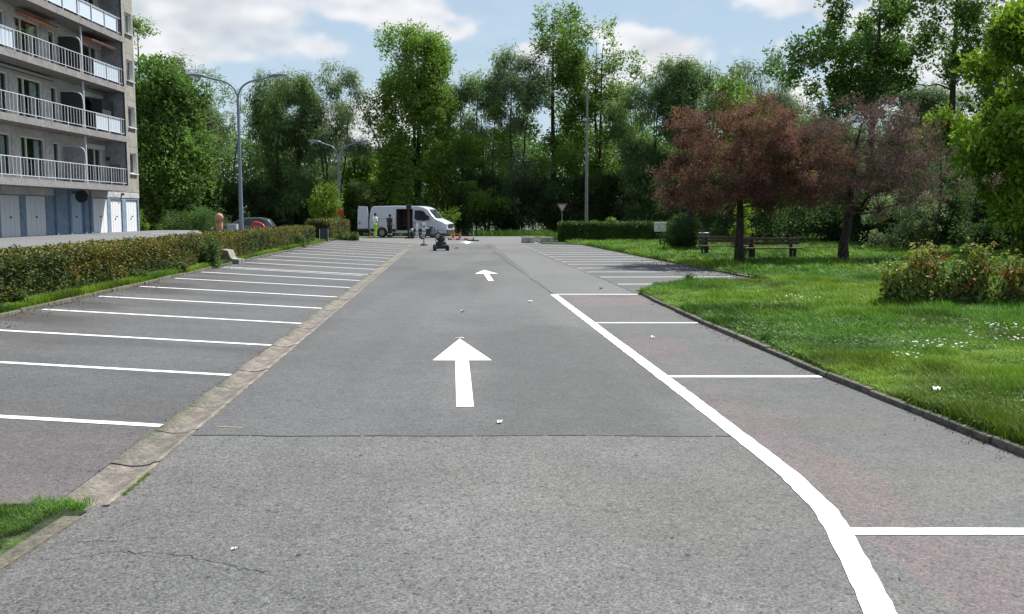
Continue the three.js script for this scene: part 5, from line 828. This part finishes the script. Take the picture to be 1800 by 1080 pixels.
function worker(label, x, d, turn, J, mats, bands) { // J: joints in metres, facing +z
  const T = thing('person', label, 'person', [x, 0, -d], turn); const v = (k) => V(...J[k]);
  const bone = (a, b, ra, r2) => capsule(v(a), v(b), ra, r2);
  const hand = (s) => { const w = v('wrist' + s), e = v('elbow' + s), dir = w.clone().sub(e).normalize(), out = [capsule(w, w.clone().addScaledVector(dir, 0.09), 0.036, 0.034)]; const side = V(0, 0, 1).cross(dir).normalize(), fw = dir.clone().cross(side).normalize(); [-0.03, -0.01, 0.01, 0.03].forEach((o, i) => { const a = w.clone().addScaledVector(dir, 0.09).addScaledVector(fw, o), L = [0.06, 0.075, 0.07, 0.055][i]; const m = a.clone().addScaledVector(dir, L * 0.6), e2 = m.clone().addScaledVector(dir, L * 0.5).addScaledVector(side, 0.02); out.push(capsule(a, m, 0.010, 0.009), capsule(m, e2, 0.009, 0.008)); }); const th = w.clone().addScaledVector(dir, 0.03).addScaledVector(fw, 0.035); out.push(capsule(th, th.clone().addScaledVector(dir, 0.05).addScaledVector(fw, 0.025), 0.012, 0.009)); return out; };
  const head = v('head'), face = V(Math.sin(J.look), 0, Math.cos(J.look));
  const skinF = blend([bone('neck', 'head', 0.058, 0.06), (p) => { const q = p.clone().sub(head); return Math.hypot(q.x / 0.078, (q.y - 0.03) / 0.115, q.z / 0.095) * 0.09 - 0.09; }, capsule(head.clone().addScaledVector(face, 0.09), head.clone().addScaledVector(face, 0.112).add(V(0, -0.025, 0)), 0.012, 0.016), capsule(head.clone().addScaledVector(face, 0.05).add(V(0, -0.075, 0)), head.clone().addScaledVector(face, 0.06).add(V(0, -0.08, 0)), 0.035, 0.03),
    bone('shoulderL', 'elbowL', 0.05, 0.042), bone('elbowL', 'wristL', 0.042, 0.03), bone('shoulderR', 'elbowR', 0.05, 0.042), bone('elbowR', 'wristR', 0.042, 0.03), ...hand('L'), ...hand('R'), bone('chest', 'hip', 0.13, 0.12), bone('hipL', 'kneeL', 0.08, 0.055), bone('kneeL', 'ankleL', 0.055, 0.04), bone('hipR', 'kneeR', 0.08, 0.055), bone('kneeR', 'ankleR', 0.055, 0.04)], 0.02);
  const lo = V(-0.55, -0.02, -0.55), hi = V(0.55, 1.88, 0.55);
  part('body', surface(skinF, lo, hi, 96), mats.skin, T);
  const midArm = (s) => v('shoulder' + s).lerp(v('elbow' + s), mats.sleeve ?? 0.7);
  part('shirt', surface(blend([bone('shoulderL', 'shoulderR', 0.085, 0.085), bone('chest', 'belly', 0.165, 0.15), bone('belly', 'hip', 0.15, 0.16), capsule(v('shoulderL'), midArm('L'), 0.075, 0.065), capsule(v('shoulderR'), midArm('R'), 0.075, 0.065), bone('chest', 'neck', 0.12, 0.062)], 0.05), lo, hi, 84), mats.shirt, T);
  part('trousers', surface(blend([bone('hipL', 'hipR', 0.13, 0.13), bone('hip', 'hip', 0.155, 0.155), bone('hipL', 'kneeL', 0.108, 0.085), bone('kneeL', 'ankleL', 0.085, 0.075), bone('hipR', 'kneeR', 0.108, 0.085), bone('kneeR', 'ankleR', 0.085, 0.075)], 0.03), lo, hi, 84), mats.trousers, T);
  for (const s of ['L', 'R']) {
    const a = v('ankle' + s), t = v('toe' + s); part('shoe', surface(blend([capsule(a.clone().add(V(0, -0.02, 0)), a.clone().add(V(0, 0.05, 0)), 0.055, 0.055), capsule(V(a.x, 0.045, a.z).lerp(V(t.x, 0.045, t.z), -0.3), V(t.x, 0.04, t.z), 0.048, 0.042)], 0.04), V(a.x - 0.25, 0, a.z - 0.25), V(a.x + 0.25, 0.3, a.z + 0.25), 40), mats.shoe, T);
    if (bands) { const k = v('knee' + s).lerp(a, 0.55), dir = a.clone().sub(v('knee' + s)).normalize(); part('reflective_band', new THREE.CylinderGeometry(0.092, 0.09, 0.07, 16, 1, true).applyQuaternion(new THREE.Quaternion().setFromUnitVectors(V(0, 1, 0), dir)).translate(k.x, k.y, k.z), bands, T); }
  }
  part('hair', surface((p) => { const q = p.clone().sub(head), dd = Math.hypot(q.x / 0.09, (q.y - 0.045) / 0.118, q.z / 0.106) * 0.1 - 0.1; const cutF = q.dot(face) - 0.035 - q.y * 0.4, low = -q.y - 0.045; return Math.max(dd, cutF, low); }, head.clone().add(V(-0.16, -0.16, -0.16)), head.clone().add(V(0.16, 0.2, 0.16)), 44), mats.hair, T);
  for (const s of [-1, 1]) { const e = head.clone().addScaledVector(face, 0.082).add(V(face.z * 0.032 * s, 0.02, -face.x * 0.032 * s)); part('eye', new THREE.SphereGeometry(0.011, 10, 8).translate(e.x, e.y, e.z), black, T); }
  return T;
}
const skin = flat(0.30, 0.17, 0.11, 0.6), hairM = flat(0.015, 0.012, 0.010, 0.8);
worker('person in a white T-shirt and fluorescent yellow-green work trousers beside the van', -9.72, 66.9, 2.2, {
  head: [0, 1.62, 0.03], look: 0.1, neck: [0, 1.46, 0.0], chest: [0, 1.28, 0], belly: [0, 1.08, 0.01], hip: [0, 0.95, 0], shoulderL: [0.19, 1.40, 0], shoulderR: [-0.19, 1.40, 0], elbowL: [0.30, 1.14, -0.04], wristL: [0.30, 0.92, 0.08], elbowR: [-0.29, 1.14, -0.02], wristR: [-0.27, 0.9, 0.08], hipL: [0.09, 0.92, 0], hipR: [-0.09, 0.92, 0], kneeL: [0.12, 0.50, 0.1], kneeR: [-0.1, 0.50, -0.02], ankleL: [0.12, 0.09, 0.06], ankleR: [-0.12, 0.09, -0.16], toeL: [0.13, 0.04, 0.22], toeR: [-0.13, 0.04, -0.0] },
  { skin, hair: hairM, shirt: flat(0.72, 0.73, 0.75, 0.9), trousers: flat(0.34, 0.62, 0.02, 0.8), shoe: black, sleeve: 0.65 }, flat(0.55, 0.57, 0.5, 0.4));
worker('person in a dark top and dark trousers with pale ankle bands beside the van', -8.66, 66.6, 2.5, {
  head: [0, 1.55, 0.06], look: 0.2, neck: [0, 1.40, 0.02], chest: [0, 1.23, 0], belly: [0, 1.04, 0], hip: [0, 0.91, 0], shoulderL: [0.18, 1.35, 0], shoulderR: [-0.18, 1.35, 0], elbowL: [0.25, 1.08, 0.02], wristL: [0.16, 0.92, 0.2], elbowR: [-0.25, 1.08, 0.02], wristR: [-0.2, 0.9, 0.18], hipL: [0.085, 0.88, 0], hipR: [-0.085, 0.88, 0], kneeL: [0.11, 0.48, 0.05], kneeR: [-0.12, 0.48, 0.02], ankleL: [0.13, 0.09, 0], ankleR: [-0.15, 0.09, -0.04], toeL: [0.15, 0.04, 0.15], toeR: [-0.18, 0.04, 0.12] },
  { skin, hair: hairM, shirt: flat(0.035, 0.04, 0.045, 0.9), trousers: flat(0.018, 0.024, 0.022, 0.9), shoe: black, sleeve: 0.6 }, flat(0.42, 0.5, 0.2, 0.5));
function cone(label, x, d, h) { const T = thing('traffic_cone', label, 'traffic cone', [x, 0, -d], 0.3, 'traffic cones around the van'); part('base', rb(h * 0.62, 0.04, h * 0.62, 0, 0.02, 0, 0.015), orange, T); part('cone', new THREE.LatheGeometry([[h * 0.24, 0.03], [h * 0.05, h], [0, h]].map(([a, b]) => new THREE.Vector2(a, b)), 20), orange, T); part('white_sleeve', new THREE.CylinderGeometry(h * 0.105, h * 0.165, h * 0.3, 20, 1, true).translate(0, h * 0.56, 0), whitePaint, T); }
cone('left of two orange traffic cones right of the van bonnet', -3.92, 63, 0.5); cone('right of two orange traffic cones right of the van bonnet', -3.5, 63.4, 0.5); cone('orange traffic cone below the open rear door of the van', -10.9, 66.2, 0.42); cone('small orange traffic cone at the rear wheel of the van', -10.1, 66.9, 0.3);
{
  const T = thing('dark_post', 'dark brown post with a box-shaped head in front of the open van door', 'post', [-7.15, 0, -65.0]); part('post', cyl(0.075, 0.065, 2.1, 0, -0.02, 0), flat(0.035, 0.022, 0.018, 0.8), T); part('box_head', rb(0.34, 0.30, 0.2, 0.04, 2.2, 0, 0.03), flat(0.02, 0.016, 0.015, 0.7), T); part('base_plate', rb(0.5, 0.05, 0.34, 0, 0.025, 0, 0.015), rubber, T);
  const C = thing('gas_canister', 'dark canister with a pale round cap in front of the open van door', 'canister', [-6.93, 0, -65.2]); part('canister', new THREE.LatheGeometry([[0, 0], [0.13, 0], [0.14, 0.05], [0.14, 0.42], [0.08, 0.5], [0, 0.52]].map(([a, b]) => new THREE.Vector2(a, b)), 18), black, C); part('cap', new THREE.SphereGeometry(0.095, 14, 10).translate(0, 0.6, 0), flat(0.5, 0.5, 0.5, 0.5), C);
  const F = thing('trestle', 'white tubular trestle leaning by the van door', 'trestle', [-6.6, 0, -65.4]); for (const s of [-1, 1]) part('leg', bar(V(s * 0.07, 0, 0.1), V(s * 0.04, 1.1, -0.05), 0.022), whitePaint, F); part('rung', merge([0.3, 0.6, 0.9].map((y) => bar(V(-0.06, y, 0.06 - y * 0.12), V(0.06, y, 0.06 - y * 0.12), 0.018))), whitePaint, F);
  const S = thing('sign_stand', 'narrow white panel on a grey post with a black rubber foot', 'sign stand', [-4.78, 0, -51.0], 0.2); part('foot', new THREE.LatheGeometry([[0, 0], [0.2, 0], [0.19, 0.05], [0.1, 0.11], [0.05, 0.13], [0, 0.13]].map(([a, b]) => new THREE.Vector2(a, b)), 20), rubber, S); part('post', cyl(0.04, 0.035, 0.75, 0, 0.1, 0), flat(0.35, 0.35, 0.35, 0.5, 0.3), S); const pl = part('panel', rb(0.2, 0.62, 0.04, 0, 0.92, 0.02, 0.015), flat(0.6, 0.62, 0.63, 0.5), S); part('stripe', merge([bx(0.17, 0.07, 0.006, 0, 0.78, 0.043), bx(0.17, 0.07, 0.006, 0, 1.02, 0.043)]), flat(0.12, 0.12, 0.12, 0.6), pl);
  // walk-behind line machine, nearer
  const W = thing('line_machine', 'black walk-behind machine with a push handle standing alone on the road', 'machine', [-3.33, 0, -44.1], 0.25);
  part('deck', merge([rb(0.7, 0.2, 0.46, 0, 0.19, 0, 0.05), rb(0.46, 0.16, 0.36, 0, 0.34, 0, 0.05)]), black, W); part('engine', merge([cyl(0.15, 0.15, 0.12, 0, 0.38, 0), rb(0.36, 0.15, 0.28, -0.02, 0.55, 0, 0.04), cyl(0.12, 0.13, 0.08, 0.02, 0.62, 0)]), black, W); part('fuel_cap', cyl(0.04, 0.04, 0.05, 0.06, 0.66, 0), greyPlastic, W);
  part('handle', merge([tube([V(-0.2, 0.3, -0.16), V(-0.2, 0.7, -0.4), V(-0.2, 0.92, -0.52), V(0.24, 0.92, -0.52), V(0.24, 0.7, -0.4), V(0.24, 0.3, -0.16)], 0.018, 6, 40)]), darkSteel, W);
  for (const [x, z] of [[-0.3, 0.2], [0.3, 0.2], [-0.3, -0.22], [0.3, -0.22]]) { const w = wheel(W, x, 0.13, z, 0.13, 0.07); w.rotation.y = Math.PI / 2; }
  // second machine beside the van's nose
  const Q = thing('paint_machine', 'cluttered grey and black marking machine in front of the van bonnet', 'machine', [-5.55, 0, -63.6], 0.15);
  part('frame', merge([tube([V(-0.7, 0.25, 0), V(-0.3, 0.3, 0.1), V(0.6, 0.28, 0.1)], 0.03, 6, 16), tube([V(-0.3, 0.3, 0.1), V(-0.5, 0.8, 0), V(-0.62, 1.02, 0)], 0.022, 6, 16), bx(1.0, 0.06, 0.4, 0, 0.3, 0)]), darkSteel, Q); part('paint_tank', merge([cyl(0.2, 0.2, 0.42, 0.28, 0.34, 0, 18)]), greyPlastic, Q); part('engine', rb(0.36, 0.34, 0.34, -0.18, 0.52, 0, 0.05), black, Q); part('engine_cover', rb(0.3, 0.08, 0.3, -0.18, 0.74, 0, 0.03), flat(0.5, 0.5, 0.52, 0.4), Q); part('handlebar', bar(V(-0.62, 1.02, -0.3), V(-0.62, 1.02, 0.3), 0.02), black, Q); part('seat', rb(0.34, 0.08, 0.22, 0.0, 0.82, 0, 0.03), black, Q);
  for (const x of [-0.5, 0.55]) wheel(Q, x, 0.24, 0.16, 0.24, 0.1);
  const B = thing('barrier_plank', 'red and white striped plank lying on the road beside the cones', 'plank', [-3.4, 0, -61.6], 0.05); for (let i = 0; i < 6; i++) part('stripe', rb(0.26, 0.12, 0.03, -0.68 + i * 0.265, 0.06, 0, 0.006), i % 2 ? whitePaint : flat(0.5, 0.06, 0.04, 0.6), B);
  const R = thing('rubber_foot', 'flat black rubber base lying on the road right of the cones', 'base', [-2.45, 0, -59.4], 0.1); part('slab', rb(0.72, 0.07, 0.36, 0, 0.035, 0, 0.03), rubber, R); part('socket', cyl(0.07, 0.06, 0.05, 0, 0.06, 0), rubber, R);
  const N = thing('marker_rod', 'thin pale upright rod at the far kerb right of the van', 'post', [-2.62, 0, -64]); part('rod', cyl(0.03, 0.022, 0.88, 0, 0, 0), flat(0.35, 0.45, 0.35, 0.6), N); part('foot', cyl(0.1, 0.08, 0.04, 0, 0, 0), rubber, N);
}
// scraps blown about the road
function scrap(label, x, d, s, y, seed, mat, cat = 'litter') { const r = rng(seed), g = new THREE.PlaneGeometry(1, 0.6, 5, 4).rotateX(-Math.PI / 2), p = g.attributes.position; for (let i = 0; i < p.count; i++) { p.setY(i, r() * 0.42 + 0.02); p.setX(i, p.getX(i) * (0.7 + 0.5 * r())); p.setZ(i, p.getZ(i) * (0.7 + 0.5 * r())); } g.scale(s, s, s).computeVertexNormals(); const m = part('paper_scrap', g, mat, scene); m.position.set(x, y, -d); m.rotation.y = seed; tag(m, label, cat, 'scraps on the ground'); }
const paper = std({ color: lin(0.6, 0.59, 0.56), roughness: 0.9, side: THREE.DoubleSide }), deadLeaf = std({ color: lin(0.10, 0.07, 0.04), roughness: 0.9, side: THREE.DoubleSide });
scrap('crumpled white scrap on the road between the near arrow and the joint', -0.1, 7.72, 0.06, 0.004, 1, paper); scrap('white scrap on the road halfway to the far arrow', -0.88, 16.6, 0.09, 0.004, 2, paper); scrap('white scrap by the start of the solid edge line', 0.36, 18.4, 0.09, 0.004, 3, paper); scrap('small white scrap in the bay beyond the second right-hand line', 1.98, 13.1, 0.07, 0.004, 4, paper);
scrap('large white rag on the lawn by the kerb at the right', 3.95, 8.62, 0.11, 0.10, 5, paper); scrap('white scrap on the kerb below the rag', 3.78, 7.7, 0.06, 0.075, 6, paper); scrap('small dark lump on the old asphalt at bottom right', 0.87, 4.93, 0.022, 0.002, 7, black); scrap('dark dead leaf on the apron beside the first court line', 2.05, 21.6, 0.1, 0.004, 8, deadLeaf); scrap('dark piece of debris right of the walk-behind machine', -2.7, 45.6, 0.3, 0.0, 9, black); scrap('white scrap on the gravel of the near left island', -1.45, 4.75, 0.03, 0.004, 10, paper);
// far houses between the trees
{
  const slate = flat(0.16, 0.18, 0.21, 0.7), wallM = flat(0.36, 0.36, 0.38, 0.9), win = flat(0.55, 0.58, 0.6, 0.3);
  const T = thing('distant_house', 'grey-roofed house far off in the gap of sky beside the poplar', 'house', [-20.8, 0, -150]); part('wall', bx(7.5, 9, 8, 0, 4.5, 0), wallM, T); const rf = part('roof', extrude([[-4.0, 8.8], [4.0, 8.8], [2.7, 11.4], [-2.6, 11.4]], 8.6, 0.05).translate(0, 0.2, -4.2), slate, T); part('chimney', bx(0.6, 1.6, 0.6, 2.6, 11.6, 0), flat(0.25, 0.16, 0.13), rf); part('skylight', bx(1.4, 0.5, 0.1, 0.8, 9.6, 4.55), win, rf); for (const x of [-2.2, 0, 2.2]) { const w = part('window', bx(1.1, 1.4, 0.1, x, 6.6, 4.03), win, T); part('sill', bx(1.3, 0.12, 0.2, x, 5.8, 4.08), wallM, w); }
  const F = thing('distant_flats', 'low pale building far off behind the far street lamp', 'building', [-27.4, 0, -152]); part('wall', bx(8, 8.6, 8, 0, 4.3, 0), flat(0.22, 0.17, 0.15, 0.9), F); part('roof', bx(8.6, 0.5, 8.6, 0, 9.4, 0), slate, F); part('attic', bx(7.4, 0.9, 7.6, 0, 8.9, 0), wallM, F); for (const x of [-2.6, 0, 2.6]) { const w = part('window', bx(1.6, 0.6, 0.1, x, 8.9, 3.85), win, F); part('frame', bx(0.08, 0.6, 0.12, x, 8.9, 3.86), slate, w); }
}

renderer.render(scene, camera);
